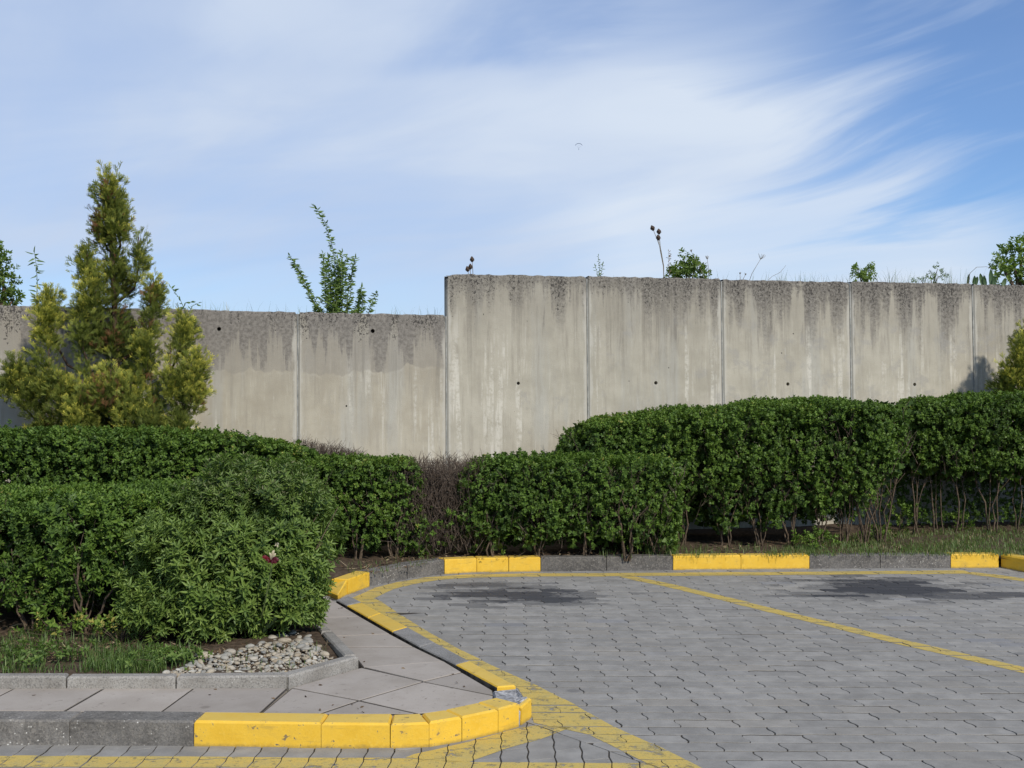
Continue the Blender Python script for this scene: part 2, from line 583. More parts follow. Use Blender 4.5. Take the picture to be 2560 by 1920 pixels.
def mat_wall(name, ztop, zslope, low):
    m, g = new_mat(name)
    p = g.n('ShaderNodeNewGeometry').outputs['Position']
    x, y, z = g.sep(p)
    s = g.math('ADD', g.math('MULTIPLY', x, WDIR.x), g.math('MULTIPLY', y, WDIR.y))
    d = g.math('SUBTRACT', g.math('ADD', ztop, g.math('MULTIPLY', s, zslope)), z)       # depth below the coping
    rf = rand_fac(g)
    sp = g.comb(s, 0.0, z)

    def runs(off, zf, sc, det=5, ro=0.62):
        return g.noise(g.comb(g.math('ADD', s, off), 0.0, g.math('MULTIPLY', z, zf)), sc, det, ro)
    wide = runs(0.0, 0.10, 3.4)
    streak = runs(13.0, 0.05, 5.6, 6, 0.68)
    thin = runs(31.0, 0.10, 21, 4, 0.6)
    lime = runs(57.0, 0.045, 8, 5, 0.62)
    blotch = g.noise(sp, 2.6, 6, 0.66)
    cloudy = g.noise(g.comb(g.math('ADD', s, 9.0), 0.0, g.math('MULTIPLY', z, 0.7)), 5.5, 6, 0.68)
    fine = g.noise(sp, 30, 6, 0.7)
    grit = g.noise(sp, 95, 4, 0.66)
    # cast concrete
    warm = ((0.36, 0.325, 0.26), (0.45, 0.415, 0.34)) if low else ((0.37, 0.345, 0.285), (0.47, 0.44, 0.37))
    c = g.mix(g.smooth(blotch, 0.3, 0.7), *warm)
    c = g.mix(g.smooth(wide, 0.50, 0.68, 0, 0.55), c, (0.40, 0.40, 0.375))            # cool washed runs
    c = g.mix(g.smooth(thin, 0.50, 0.68, 0, 0.55), c, (0.335, 0.31, 0.26))
    c = g.mix(g.smooth(thin, 0.44, 0.30, 0, 0.55), c, (0.52, 0.49, 0.415))
    c = g.mix(g.smooth(cloudy, 0.56, 0.70, 0, 0.45), c, (0.315, 0.298, 0.262))
    c = g.mix(g.smooth(grit, 0.55, 0.75, 0, 0.35), c, (0.27, 0.25, 0.21))
    tone = g.math('ADD', 0.94, g.math('MULTIPLY', rf, 0.12))
    c = g.mix(1.0, c, g.comb(tone, tone, tone), 'MULTIPLY')
    # lime runs: broken pale streaks
    lm = g.math('MULTIPLY', g.smooth(lime, 0.56, 0.63), g.smooth(g.math('ADD', g.math('MULTIPLY', cloudy, 0.6), g.math('MULTIPLY', fine, 0.4)), 0.42, 0.56))
    c = g.mix(g.math('MULTIPLY', lm, g.smooth(d, 0.2, 0.8, 0, 0.85)), c, (0.60, 0.575, 0.51))
    # soot and algae runs from the coping
    soot = g.math('MULTIPLY', g.smooth(runs(83.0, 0.035, 6.5, 6, 0.7), 0.52, 0.66), g.smooth(g.math('ADD', d, g.math('MULTIPLY', g.math('SUBTRACT', cloudy, 0.5), 0.9)), 1.35, 0.1))
    c = g.mix(g.math('MULTIPLY', soot, g.smooth(fine, 0.25, 0.6, 0.35, 0.85)), c, (0.17, 0.155, 0.132))
    c = g.mix(g.smooth(g.math('ADD', d, g.math('MULTIPLY', g.math('SUBTRACT', cloudy, 0.5), 0.7)), 1.2, 0.0, 0.0, 0.5), c, (0.25, 0.232, 0.2))
    c = g.mix(1.0, c, (0.90, 0.892, 0.858), 'MULTIPLY')
    # weathered upper zone
    rag = g.math('ADD', g.math('MULTIPLY', g.math('SUBTRACT', fine, 0.5), 0.22), g.math('MULTIPLY', g.math('SUBTRACT', cloudy, 0.5), 0.5))
    if low:
        tide = g.math('SUBTRACT', 0.58, g.math('MULTIPLY', g.math('SUBTRACT', g.noise(g.comb(s, 0, 0), 1.3, 4, 0.6), 0.5), 0.7))
        inzone = g.smooth(g.math('SUBTRACT', d, tide), 0.006, -0.012)
        washed = g.smooth(g.math('ADD', g.math('ADD', streak, g.math('MULTIPLY', d, 0.34)), g.math('MULTIPLY', rag, 0.12)), 0.60, 0.66)   # drip tongues washed clean
        am = g.math('MULTIPLY', inzone, g.math('SUBTRACT', 1.0, g.math('MULTIPLY', washed, 0.85)))
        grime = g.mix(g.smooth(fine, 0.36, 0.64), (0.075, 0.067, 0.06), (0.215, 0.197, 0.172))
        c = g.mix(g.math('MULTIPLY', am, g.smooth(g.math('ADD', d, rag), 0.8, 0.0, 0.5, 0.97)), c, grime)
        c = g.mix(g.math('MULTIPLY', inzone, 0.3), c, (0.24, 0.222, 0.195))
        line = g.math('MULTIPLY', g.smooth(g.math('ABSOLUTE', g.math('SUBTRACT', d, g.math('ADD', tide, 0.015))), 0.02, 0.0), g.smooth(cloudy, 0.45, 0.66, 0.0, 0.18))
        c = g.mix(line, c, (0.55, 0.52, 0.45))                                          # pale tide mark
        spk_depth, thr = 0.34, 0.60
    else:
        right = g.smooth(s, 1.2, 5.6)
        reach = g.math('ADD', 0.10, g.math('MULTIPLY', g.smooth(streak, 0.34, 0.68), g.math('ADD', 0.55, g.math('MULTIPLY', right, 0.6))))
        up = g.smooth(g.math('ADD', d, rag), reach, g.math('MULTIPLY', reach, 0.1))
        grime = g.mix(g.smooth(fine, 0.34, 0.66), (0.08, 0.072, 0.064), (0.22, 0.203, 0.176))
        c = g.mix(g.math('MULTIPLY', up, g.math('ADD', 0.68, g.math('MULTIPLY', right, 0.25))), c, grime)
        drip = g.math('MULTIPLY', g.smooth(thin, 0.56, 0.66), g.math('MULTIPLY', g.smooth(wide, 0.42, 0.55), g.smooth(d, 1.1, 0.1)))
        c = g.mix(g.math('MULTIPLY', drip, g.smooth(fine, 0.3, 0.6, 0.2, 0.85)), c, (0.17, 0.155, 0.135))
        peel = g.math('MULTIPLY', g.smooth(g.math('ADD', g.noise(sp, 3.6, 7, 0.72), g.math('MULTIPLY', right, 0.09)), 0.60, 0.70), g.smooth(d, 0.3, 0.6))
        c = g.mix(g.math('MULTIPLY', peel, 0.4), c, (0.27, 0.262, 0.245))
        spk_depth, thr = 0.62, 0.60
    # black lichen: speckle that thickens under the coping and along the runs
    lich = g.noise(g.comb(s, 3.0, g.math('MULTIPLY', z, 0.75)), 44, 3, 0.6, 0.4)
    lich2 = g.noise(g.comb(s, 7.0, g.math('MULTIPLY', z, 0.8)), 85, 3, 0.6, 0.3)
    close = g.smooth(g.math('ADD', d, g.math('MULTIPLY', g.math('SUBTRACT', streak, 0.5), -1.5)), spk_depth, -0.15)
    t1 = g.math('SUBTRACT', 0.735, g.math('MULTIPLY', close, 0.215))
    spk = g.math('MAXIMUM', g.smooth(lich, t1, g.math('ADD', t1, 0.035)), g.smooth(lich2, g.math('ADD', t1, 0.01), g.math('ADD', t1, 0.05)))
    c = g.mix(g.math('MULTIPLY', spk, 0.85), c, (0.04, 0.037, 0.034))
    pale = g.math('MULTIPLY', g.smooth(g.noise(sp, 48, 3, 0.6), 0.62, 0.68), close)
    c = g.mix(g.math('MULTIPLY', pale, 0.5), c, (0.46, 0.44, 0.385))
    # pale lime fringe beside every panel joint
    fr = g.math('FRACT', g.math('DIVIDE', g.math('SUBTRACT', s, WS0), PWID))
    dj = g.math('MULTIPLY', g.math('MINIMUM', fr, g.math('SUBTRACT', 1.0, fr)), PWID)
    frg = g.smooth(g.math('ADD', dj, g.math('MULTIPLY', g.math('SUBTRACT', g.noise(g.comb(s, 2.0, g.math('MULTIPLY', z, 0.5)), 9, 4, 0.6), 0.5), 0.11)), 0.055, 0.022)
    c = g.mix(g.math('MULTIPLY', frg, g.smooth(d, 0.05, 0.3, 0.15, 0.6)), c, (0.47, 0.452, 0.395))
    # small blow holes
    dl, vl = g.vor(sp, 7)
    hole = g.math('MULTIPLY', g.smooth(dl, 0.06, 0.035), g.smooth(g.sep(vl)[0], 0.88, 0.9))
    c = g.mix(hole, c, (0.06, 0.052, 0.045))
    h = g.math('ADD', g.math('MULTIPLY', fine, 0.6), g.math('SUBTRACT', grit, g.math('MULTIPLY', g.math('ADD', spk, hole), 0.8)))
    finish(g, c, 0.92, g.bump(h, 0.4, 0.006), 0.15)
    return m


# oil stains in paving coordinates (x, y, rx, ry, amount)
OIL += [(0.05, 8.72, 0.62, 0.42, 0.93), (-0.25, 9.15, 0.4, 0.14, 0.7), (2.95, 9.05, 0.72, 0.48, 0.95), (3.5, 8.72, 0.6, 0.2, 0.75)]

M = {}
M['paver'] = mat_paver()
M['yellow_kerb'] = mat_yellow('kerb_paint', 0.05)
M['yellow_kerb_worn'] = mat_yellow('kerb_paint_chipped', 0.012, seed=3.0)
M['yellow_line'] = mat_yellow('line_paint', 0.075, alpha_worn=True)
M['yellow_line_worn'] = mat_yellow('line_paint_worn', 0.035, alpha_worn=True, seed=5.0)
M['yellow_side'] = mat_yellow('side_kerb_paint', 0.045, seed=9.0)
M['kerb_foot'] = mat_simple('kerb_foot_dirt_shade', (0.03, 0.026, 0.022), (0.15, 0.13, 0.105), 18, 1.0, 0.6, 0.1)
M['kerb_dark'] = mat_kerb_grey('kerb_dark_concrete', (0.085, 0.08, 0.074), (0.15, 0.142, 0.132), 0.42)
M['kerb_front'] = mat_kerb_grey('kerb_front_concrete', (0.115, 0.108, 0.098), (0.20, 0.19, 0.175), 0.5)
M['kerb_grey'] = mat_kerb_grey('kerb_pale_concrete', (0.22, 0.215, 0.205), (0.30, 0.295, 0.285), 0.3)
M['edging'] = mat_kerb_grey('edging_concrete', (0.23, 0.215, 0.19), (0.34, 0.325, 0.295), 0.3)
M['slab'] = mat_slab()
M['broken'] = mat_simple('broken_concrete', (0.12, 0.12, 0.125), (0.42, 0.42, 0.42), 38, 0.95, 0.9)
M['soil'] = mat_simple('soil', (0.045, 0.032, 0.022), (0.105, 0.078, 0.055), 26, 1.0, 0.9, 0.1)
M['sand'] = mat_simple('joint_dirt', (0.035, 0.031, 0.027), (0.075, 0.067, 0.057), 40, 1.0, 0.6, 0.1)
M['bank'] = mat_simple('bank_soil', (0.06, 0.055, 0.03), (0.12, 0.11, 0.06), 4, 1.0, 0.6, 0.1)
M['ground'] = mat_simple('ground_asphalt', (0.045, 0.045, 0.046), (0.065, 0.064, 0.063), 60, 0.95, 0.5, 0.2)
M['wall_low'] = mat_wall('low_wall_concrete', 2.365, -0.0098, True)
M['wall_high'] = mat_wall('high_wall_concrete', 2.79, 0.0, False)
M['joint'] = mat_simple('joint_mortar', (0.26, 0.265, 0.25), (0.46, 0.455, 0.42), 14, 0.9, 0.4)
M['hole'] = mat_simple('hole_dark', (0.02, 0.018, 0.016), (0.05, 0.04, 0.03), 30, 1.0, 0.3, 0.05)
M['stem'] = mat_simple('woody_stem', (0.05, 0.036, 0.024), (0.135, 0.10, 0.068), 45, 0.9, 0.5)
M['twig'] = mat_simple('dead_twig', (0.055, 0.041, 0.031), (0.135, 0.104, 0.080), 30, 0.9, 0.3)
M['bark'] = mat_simple('conifer_bark', (0.05, 0.032, 0.022), (0.12, 0.08, 0.055), 30, 0.95, 0.6)
M['dry'] = mat_simple('dry_stalk', (0.10, 0.085, 0.06), (0.2, 0.17, 0.12), 40, 0.9, 0.3)
M['teasel'] = mat_simple('seed_head', (0.035, 0.025, 0.02), (0.10, 0.068, 0.048), 120, 0.95, 0.8)
M['green_stem'] = mat_simple('green_stem', (0.07, 0.10, 0.03), (0.12, 0.15, 0.05), 40, 0.7, 0.2)
M['privet'] = mat_leaf('privet_leaf', [(0, (0.042, 0.075, 0.018)), (0.45, (0.085, 0.150, 0.024)), (0.85, (0.140, 0.215, 0.036)), (0.95, (0.19, 0.25, 0.05)), (1, (0.33, 0.29, 0.08))], 0.5, 0.14, 0.24)
M['aster'] = mat_leaf('lance_leaf', [(0, (0.065, 0.105, 0.03)), (0.5, (0.118, 0.185, 0.036)), (1, (0.18, 0.245, 0.055))], 0.5, 0.16, 0.3,
                      tip=(0.55, 1.0, ((0.145, 0.125, 0.075), (0.13, 0.16, 0.07))))
M['conifer'] = mat_leaf('conifer_spray', [(0, (0.075, 0.10, 0.022)), (0.5, (0.16, 0.19, 0.036)), (1, (0.25, 0.26, 0.045))], 0.6, 0.15, 0.2,
                        tip=(0.30, 0.95, ((0.22, 0.23, 0.035), (0.62, 0.55, 0.09)), (0.17, 0.09, 0.04)))
M['weed'] = mat_leaf('weed_leaf', [(0, (0.07, 0.115, 0.025)), (0.5, (0.125, 0.195, 0.045)), (1, (0.20, 0.27, 0.075))], 0.5, 0.32, 0.3)
M['tree_leaf'] = mat_leaf('tree_leaf', [(0, (0.08, 0.125, 0.03)), (0.5, (0.14, 0.205, 0.05)), (1, (0.21, 0.28, 0.08))], 0.5, 0.42, 0.25)
M['grass'] = mat_leaf('grass_blade', [(0, (0.05, 0.09, 0.02)), (0.55, (0.09, 0.15, 0.034)), (0.88, (0.15, 0.19, 0.055)), (1, (0.34, 0.29, 0.16))], 0.5, 0.25)
M['iris_leaf'] = mat_leaf('broad_leaf', [(0, (0.05, 0.095, 0.04)), (1, (0.09, 0.14, 0.06))], 0.5, 0.2)
M['petal'] = mat_leaf('crimson_petal', [(0, (0.055, 0.002, 0.007)), (1, (0.15, 0.006, 0.016))], 0.5, 0.25, tcol=(1.3, 1, 1))
M['dry_petal'] = mat_leaf('dry_petal', [(0, (0.42, 0.36, 0.22)), (1, (0.62, 0.55, 0.38))], 0.7, 0.2, tcol=(1, 1, 1))
M['litter'] = mat_leaf('leaf_litter', [(0, (0.05, 0.03, 0.018)), (0.6, (0.15, 0.10, 0.055)), (1, (0.36, 0.29, 0.18))], 0.8, 0.05, tcol=(1, 1, 1))


def mat_pebble():
    m, g = new_mat('river_pebble')
    o = g.n('ShaderNodeObjectInfo').outputs['Random']
    p = g.n('ShaderNodeNewGeometry').outputs['Position']
    c = g.ramp(rand_fac(g), [(0, (0.20, 0.20, 0.185)), (0.3, (0.30, 0.285, 0.245)), (0.55, (0.37, 0.325, 0.245)), (0.8, (0.25, 0.205, 0.145)), (1, (0.43, 0.415, 0.365))])
    n = g.noise(p, 45, 4, 0.6)
    c = g.mix(g.smooth(n, 0.5, 0.72, 0, 0.5), c, (0.22, 0.18, 0.13))
    finish(g, c, 0.7, g.bump(n, 0.15, 0.004), 0.35)
    return m


M['pebble'] = mat_pebble()

# ------------------------------------------------------------------ ground, bank
gm = bmesh.new()
N = 24
ring = [gm.verts.new((900 * math.cos(2 * math.pi * i / N), 900 * math.sin(2 * math.pi * i / N), -0.06)) for i in range(N)]
gm.faces.new(ring)
me = bpy.data.meshes.new('ground'); gm.to_mesh(me); gm.free()
tag(link('ground', me, M['ground']), 'plain ground sheet stretching away around the car park', 'ground', kind='structure')

# ------------------------------------------------------------------ concrete walls
WY0 = 11.1


def W(t, off=0.0):
    """foot of the wall face at panel joint t (joint 0 is the one in the low wall); off > 0 goes behind the face"""
    n = (-WDIR.y, WDIR.x)
    return (WY0 * (-0.1918 + 0.1316 * t) + n[0] * off, WY0 * (1 + 0.0252 * t) + n[1] * off)


def wall_t(px):
    """panel coordinate of the wall face seen in image column px"""
    u = (px - 1280) / F
    return (u + 0.1918) / (0.1316 - 0.0252 * u)


PW = WY0 * math.hypot(0.1316, 0.0252)
LEAN = 0.028
TH = 0.2


def panel_mesh(name, ztop0, ztop1, holes, round_left=False):
    """one precast panel: chamfered vertical edges, ragged coping, round weep holes with real depth"""
    gap, ch = 0.016, 0.014
    x0, x1 = gap / 2 + ch, PW - gap / 2 - ch
    zb = -0.05
    V, Fc = [], []

    def v(x, y, z):
        V.append((x, y + LEAN * (z - 1.6), z)); return len(V) - 1
    zt = min(ztop0, ztop1) - 0.05
    # front split into horizontal bands, one band per hole
    hs = sorted(holes, key=lambda h: h[1])
    cuts = [zb] + [(hs[i][1] + hs[i + 1][1]) / 2 for i in range(len(hs) - 1)] + [zt]
    bands = list(zip(cuts[:-1], cuts[1:])) if hs else [(zb, zt)]
    for bi, (za, zc) in enumerate(bands):
        c4 = [v(x0, 0, za), v(x1, 0, za), v(x1, 0, zc), v(x0, 0, zc)]
        if not hs:
            Fc.append(tuple(c4)); continue
        hx, hz, hr = hs[bi]
        n = 16
        ringv = [v(hx + hr * math.cos(2 * math.pi * (k + 0.5) / n - math.pi * 0.75), 0, hz + hr * math.sin(2 * math.pi * (k + 0.5) / n - math.pi * 0.75)) for k in range(n)]
        back = [v(hx + hr * 0.9 * math.cos(2 * math.pi * (k + 0.5) / n - math.pi * 0.75), 0.13, hz - 0.01 + hr * 0.9 * math.sin(2 * math.pi * (k + 0.5) / n - math.pi * 0.75)) for k in range(n)]
        own = lambda k: ((k + 2) // 4) % 4
        for k in range(n):
            a, b = ringv[k], ringv[(k + 1) % n]
            q, q2 = own(k), own((k + 1) % n)
            Fc.append((c4[q], b, a))
            if q2 != q: Fc.append((c4[q], c4[q2], b))
        for k in range(n):
            Fc.append((ringv[k], ringv[(k + 1) % n], back[(k + 1) % n], back[k]))
        Fc.append(tuple(back))
    # ragged coping strip
    nseg = 34
    lowr, topf, topb = [], [], []
    for i in range(nseg + 1):
        f = i / nseg
        x = x0 + (x1 - x0) * f
        zz = ztop0 + (ztop1 - ztop0) * f + random.uniform(-0.006, 0.005)
        if round_left and f < 0.06: zz -= 0.035 * (1 - f / 0.06) ** 2
        lowr.append(v(x, 0, zt)); topf.append(v(x, 0.004, zz - 0.012)); topb.append(v(x, 0.02, zz))
    topr = [v(x0 + (x1 - x0) * i / nseg, TH, ztop0 + (ztop1 - ztop0) * i / nseg) for i in range(nseg + 1)]
    for i in range(nseg):
        Fc.append((lowr[i], lowr[i + 1], topf[i + 1], topf[i]))
        Fc.append((topf[i], topf[i + 1], topb[i + 1], topb[i]))
        Fc.append((topb[i], topb[i + 1], topr[i + 1], topr[i]))
    # chamfers, sides, back
    for side, xe, xo in ((0, x0, gap / 2), (1, x1, PW - gap / 2)):
        z1 = V[topf[0 if side == 0 else -1]][2]
        a = [v(xe, 0, zb), v(xe, 0, z1), v(xo, ch, z1 - 0.01), v(xo, ch, zb), v(xo, TH, z1 - 0.01), v(xo, TH, zb)]
        f1 = (a[0], a[1], a[2], a[3]); f2 = (a[3], a[2], a[4], a[5])
        if side == 1: f1 = f1[::-1]; f2 = f2[::-1]
        Fc += [f1[::-1], f2[::-1]]
        tp = [v(xe, 0.02, z1), v(xe, TH, z1)]
        Fc.append((a[1], tp[0], tp[1], a[4], a[2]) if side == 1 else (a[1], a[2], a[4], tp[1], tp[0]))
    b4 = [v(gap / 2, TH, zb), v(PW - gap / 2, TH, zb), v(PW - gap / 2, TH, ztop1 - 0.01), v(gap / 2, TH, ztop0 - 0.01)]
    Fc.append(tuple(b4[::-1]))
    return py_mesh(name, V, Fc)


WANG = math.atan2(WDIR.y, WDIR.x)


def hole_at(px, py, r, t):
    tt = wall_t(px)
    Y = WY0 * (1 + 0.0252 * tt)
    return ((tt - t) * PW, CAMH + (HOR - py) / F * Y, r)


def joint_mesh(z1):
    """mortar fillet standing in the groove between two panels: a rib with two fine channels"""
    prof = [(-0.012, 0.05), (-0.012, 0.026), (-0.006, 0.018), (-0.003, 0.006), (0.004, 0.004), (0.007, 0.02), (0.012, 0.026), (0.012, 0.05)]
    V, Fc = [], []
    zs = [-0.05 + (z1 + 0.05) * i / 14 for i in range(15)]
    for z in zs:
        w = random.uniform(-0.0025, 0.0025)
        for (a, b) in prof:
            V.append((a + w, b + LEAN * (z - 1.6) + random.uniform(-0.001, 0.001), z))
    n = len(prof)
    for i in range(len(zs) - 1):
        for k in range(n - 1):
            Fc.append((i * n + k, i * n + k + 1, (i + 1) * n + k + 1, (i + 1) * n + k))
    Fc.append(tuple((len(zs) - 1) * n + k for k in range(n)))
    return py_mesh('joint_seal', V, Fc)


def lowtop(t): return 2.379 - 0.0145 * t


low_wall = empty('concrete_wall', (*W(0), 0), 0)
tag(low_wall, 'lower section of weathered precast concrete wall behind the golden conifer', 'wall')
high_wall = empty('concrete_wall', (*W(1), 0), 0)
tag(high_wall, 'taller section of stained concrete wall standing one step above the lower section', 'wall')


def put_panel(root, t, me, mat, name):
    o = link(name, me, mat, root)
    w = W(t)
    o.location = (w[0] - root.location.x, w[1] - root.location.y, 0)
    o.rotation_euler = (0, 0, WANG)
    return o


low_holes = {-1: [hole_at(547, 822, 0.020, -1)], 0: [hole_at(866, 1015, 0.009, 0), hole_at(932, 827, 0.021, 0)]}
for t in range(-4, 1):
    put_panel(low_wall, t, panel_mesh('wall_panel', lowtop(t), lowtop(t + 1), low_holes.get(t, [])), M['wall_low'], 'wall_panel')
for t in range(-3, 1):
    put_panel(low_wall, t, joint_mesh(lowtop(t) - 0.02), M['joint'], 'joint_seal')
hi_holes = {1: [hole_at(1296, 958, 0.017, 1)], 2: [hole_at(1640, 957, 0.019, 2)], 3: [hole_at(1970, 960, 0.019, 3)], 4: [hole_at(2287, 961, 0.019, 4)]}
for t in range(1, 8):
    dz = [0, 0.0, 0.004, -0.004, 0.003, -0.002, 0, 0][t]
    put_panel(high_wall, t, panel_mesh('wall_panel', 2.79 + dz, 2.79 + dz, hi_holes.get(t, []), t == 1), M['wall_high'], 'wall_panel')
for t in range(2, 8):
    put_panel(high_wall, t, joint_mesh(2.765), M['joint'], 'joint_seal')
put_panel(low_wall, 1, joint_mesh(lowtop(1) - 0.01), M['joint'], 'joint_seal')

# planted bank retained by the wall
V, Fc = [], []
ts = [-8, -4, -1, 0.6, 1.02, 1.5, 3, 6, 10]
for t in ts:
    zt = 2.26 if t < 1.1 else 2.68
    if t < 1.1: zt = lowtop(t) - 0.1
    for off in (TH + 0.004, 1.5, 6, 40):
        w = W(t, off)
        V.append((w[0], w[1], zt + (0.02 if off > 1 else 0)))
for i in range(len(ts) - 1):
    for k in range(3):
        Fc.append((i * 4 + k, (i + 1) * 4 + k, (i + 1) * 4 + k + 1, i * 4 + k + 1))
tag(link('bank', py_mesh('bank', V, Fc), M['bank']), 'weedy raised bank held back by the concrete wall', 'bank', kind='structure')

# ------------------------------------------------------------------ kerbs
ZK = 0.122
far_base = [(853, 1497), (870, 1486), (924, 1466), (1018, 1447), (1111, 1434.5), (1192, 1430.5), (1272, 1429), (1352, 1428), (1516, 1426.5), (1682, 1424.5), (1852, 1422.5), (2023, 1421), (2200, 1420), (2376, 1419.5), (2496, 1419)]
far_pts = [Vector(P(*p)[:2]) for p in far_base]
KW = 0.13


def offset_line(pts, d):
    out = []
    for i, p in enumerate(pts):
        a = pts[max(i - 1, 0)]; b = pts[min(i + 1, len(pts) - 1)]
        t = (b - a).normalized()
        out.append(p + Vector((-t.y, t.x)) * d)
    return out


far_back = offset_line(far_pts, KW)
far_kerb = tag(empty('kerb'), 'far kerb of alternating yellow and dark grey stones below the hedges', 'kerb', kind='structure')
kinds = ['y', 'y', 'd', 'd', 'y', 'y', 'y', 'd', 'd', 'y', 'y', 'd2', 'd2', 'y']
for i in range(len(far_pts) - 1):
    if i == 0: continue
    a, b = far_pts[i], far_pts[i + 1]; a2, b2 = far_back[i], far_back[i + 1]
    g_ = (b - a).normalized() * 0.0025
    z = ZK + random.uniform(-0.003, 0.003)
    poly = [(*(a + g_), z), (*(b - g_), z), (*(b2 - g_), z), (*(a2 + g_), z)]
    k = kinds[i]
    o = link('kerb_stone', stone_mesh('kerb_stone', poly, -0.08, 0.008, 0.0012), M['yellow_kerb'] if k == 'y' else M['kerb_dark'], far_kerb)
    if k == 'y': o['label'] = 'yellow painted kerb stone'
# bevelled end stone where the kerb drops to the path
e0 = P(812, 1466, 0.10); e1 = P(860, 1466, 0.115)
poly = [(*P(868, 1486)[:2], 0.115), (*far_back[1], 0.118), (*P(800, 1467, 0.05)[:2], 0.045), (*P(845, 1489, 0.03)[:2], 0.04)]
o = link('kerb_stone', stone_mesh('kerb_stone', poly, -0.08, 0.008), M['yellow_kerb'], far_kerb)
o['label'] = 'yellow end stone sloping down to the path'
# right return kerb
rk = tag(empty('kerb'), 'yellow kerb return running towards the viewer at the end of the far kerb', 'kerb', kind='structure')
st = Vector(P(2501, 1418)[:2]); dr = Vector((0.36, -0.93)).normalized(); nr = Vector((-dr.y, dr.x))
for i in range(4):
    a = st + dr * (0.56 * i + 0.004); b = st + dr * (0.56 * (i + 1))
    if i == 0: a = a
    poly = [(*a, ZK), (*b, ZK), (*(b + nr * KW), ZK), (*(a + nr * KW), ZK)]
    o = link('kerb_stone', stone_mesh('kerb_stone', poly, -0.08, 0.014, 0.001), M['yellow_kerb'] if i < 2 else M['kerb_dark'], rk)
    if i < 2: o['label'] = 'yellow painted kerb stone'

# front kerb
ZF = 0.112
front_base = [(-420, 1859), (-134, 1859), (176, 1861), (486, 1864), (804, 1868.5), (976, 1869.5), (1073, 1866), (1155, 1852), (1245, 1831), (1297, 1815)]
front_pts = [Vector(P(*p)[:2]) for p in front_base]
front_back = offset_line(front_pts, 0.15)
front_kerb = tag(empty('kerb'), 'front kerb, grey at first and then yellow, curving round the path corner', 'kerb', kind='structure')
for i in range(len(front_pts) - 1):
    a, b = front_pts[i], front_pts[i + 1]; a2, b2 = front_back[i], front_back[i + 1]
    g_ = (b - a).normalized() * 0.0012
    z = ZF + random.uniform(-0.002, 0.002)
    poly = [(*(a + g_), z), (*(b - g_), z), (*(b2 - g_), z), (*(a2 + g_), z)]
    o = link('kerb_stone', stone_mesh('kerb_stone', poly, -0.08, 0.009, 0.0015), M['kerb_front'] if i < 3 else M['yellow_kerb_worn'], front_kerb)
    if i >= 3: o['label'] = 'yellow painted kerb stone with chipped paint'
# broken corner: rubble core and a sliver of yellow face
cpx = [(1228, 1722, .1), (1296, 1712, .1), (1318, 1738, .1), (1322, 1794, 0), (1301, 1811, 0), (1284, 1757, .11), (1236, 1752, .1)]
poly = ccw([P(a, b, z_)[:2] for a, b, z_ in cpx])
bm = bmesh.new()
cx = sum(p[0] for p in poly) / len(poly); cy = sum(p[1] for p in poly) / len(poly)
rings = []
for rr, zz in ((1.0, -0.05), (1.0, 0.07), (0.82, 0.098), (0.4, 0.09)):
    rings.append([bm.verts.new((cx + (x - cx) * rr + random.uniform(-.008, .008), cy + (y - cy) * rr + random.uniform(-.008, .008), zz + random.uniform(-.014, .014))) for x, y in poly])
for a, b in zip(rings[:-1], rings[1:]):
    for k in range(len(poly)):
        bm.faces.new((a[k], a[(k + 1) % len(poly)], b[(k + 1) % len(poly)], b[k]))
bm.faces.new(rings[-1])
bmesh.ops.triangulate(bm, faces=bm.faces[:])
me = bpy.data.meshes.new('rubble_core'); bm.to_mesh(me); bm.free()
o = link('rubble_core', me, M['broken'], front_kerb); o['label'] = 'crumbling broken kerb corner'
a = Vector(P(1303, 1811)[:2]); b = Vector(P(1329, 1794)[:2]); nb_ = Vector((-(b - a).y, (b - a).x)).normalized() * 0.045
o = link('kerb_stone', stone_mesh('kerb_stone', [(*a, 0.085), (*b, 0.10), (*(b + nb_), 0.10), (*(a + nb_ * 0.6), 0.09)], -0.08, 0.008, 0.003), M['yellow_kerb_worn'], front_kerb)
o['label'] = 'yellow splinter left of the broken corner stone'


# path plane: falls gently towards its far end
def zpath(py):
    return 0.02 + 0.065 * min(max((py - 1490) / 210.0, 0), 1)


def PP(px, py, dz=0.0):
    return P(px, py, zpath(py) + dz)


# kerb between path and parking bay
side_kerb = tag(empty('kerb'), 'low kerb between the slab path and the parking bay, part yellow, part bare grey', 'kerb', kind='structure')
L = [(835, 1497), (862, 1511), (948, 1561), (1039, 1613), (1136, 1660.5), (1236, 1717)]
Rr = [(868, 1500), (893, 1507), (1020, 1556), (1087, 1604), (1174, 1650.5), (1300, 1715)]
Rr = [(862, 1488), (905, 1506), (1002, 1556), (1090, 1603), (1185, 1651), (1304, 1718)]
kk = ['g', 'y', 'y', 'g', 'g', 'y']
segs = [((838, 1499), (865, 1513), (903, 1503), (872, 1489), 'g'),
        ((865, 1513), (918, 1543.5), (953, 1531), (905, 1505), 'y'),
        ((918, 1543.5), (978, 1578), (1020, 1566), (953, 1531), 'y'),
        ((978, 1578), (1046, 1616), (1087, 1604), (1020, 1566), 'g'),
        ((1046, 1616), (1136, 1660), (1174, 1650.5), (1087, 1604), 'g'),
        ((1136, 1660), (1239, 1716), (1290, 1712), (1174, 1650.5), 'y')]
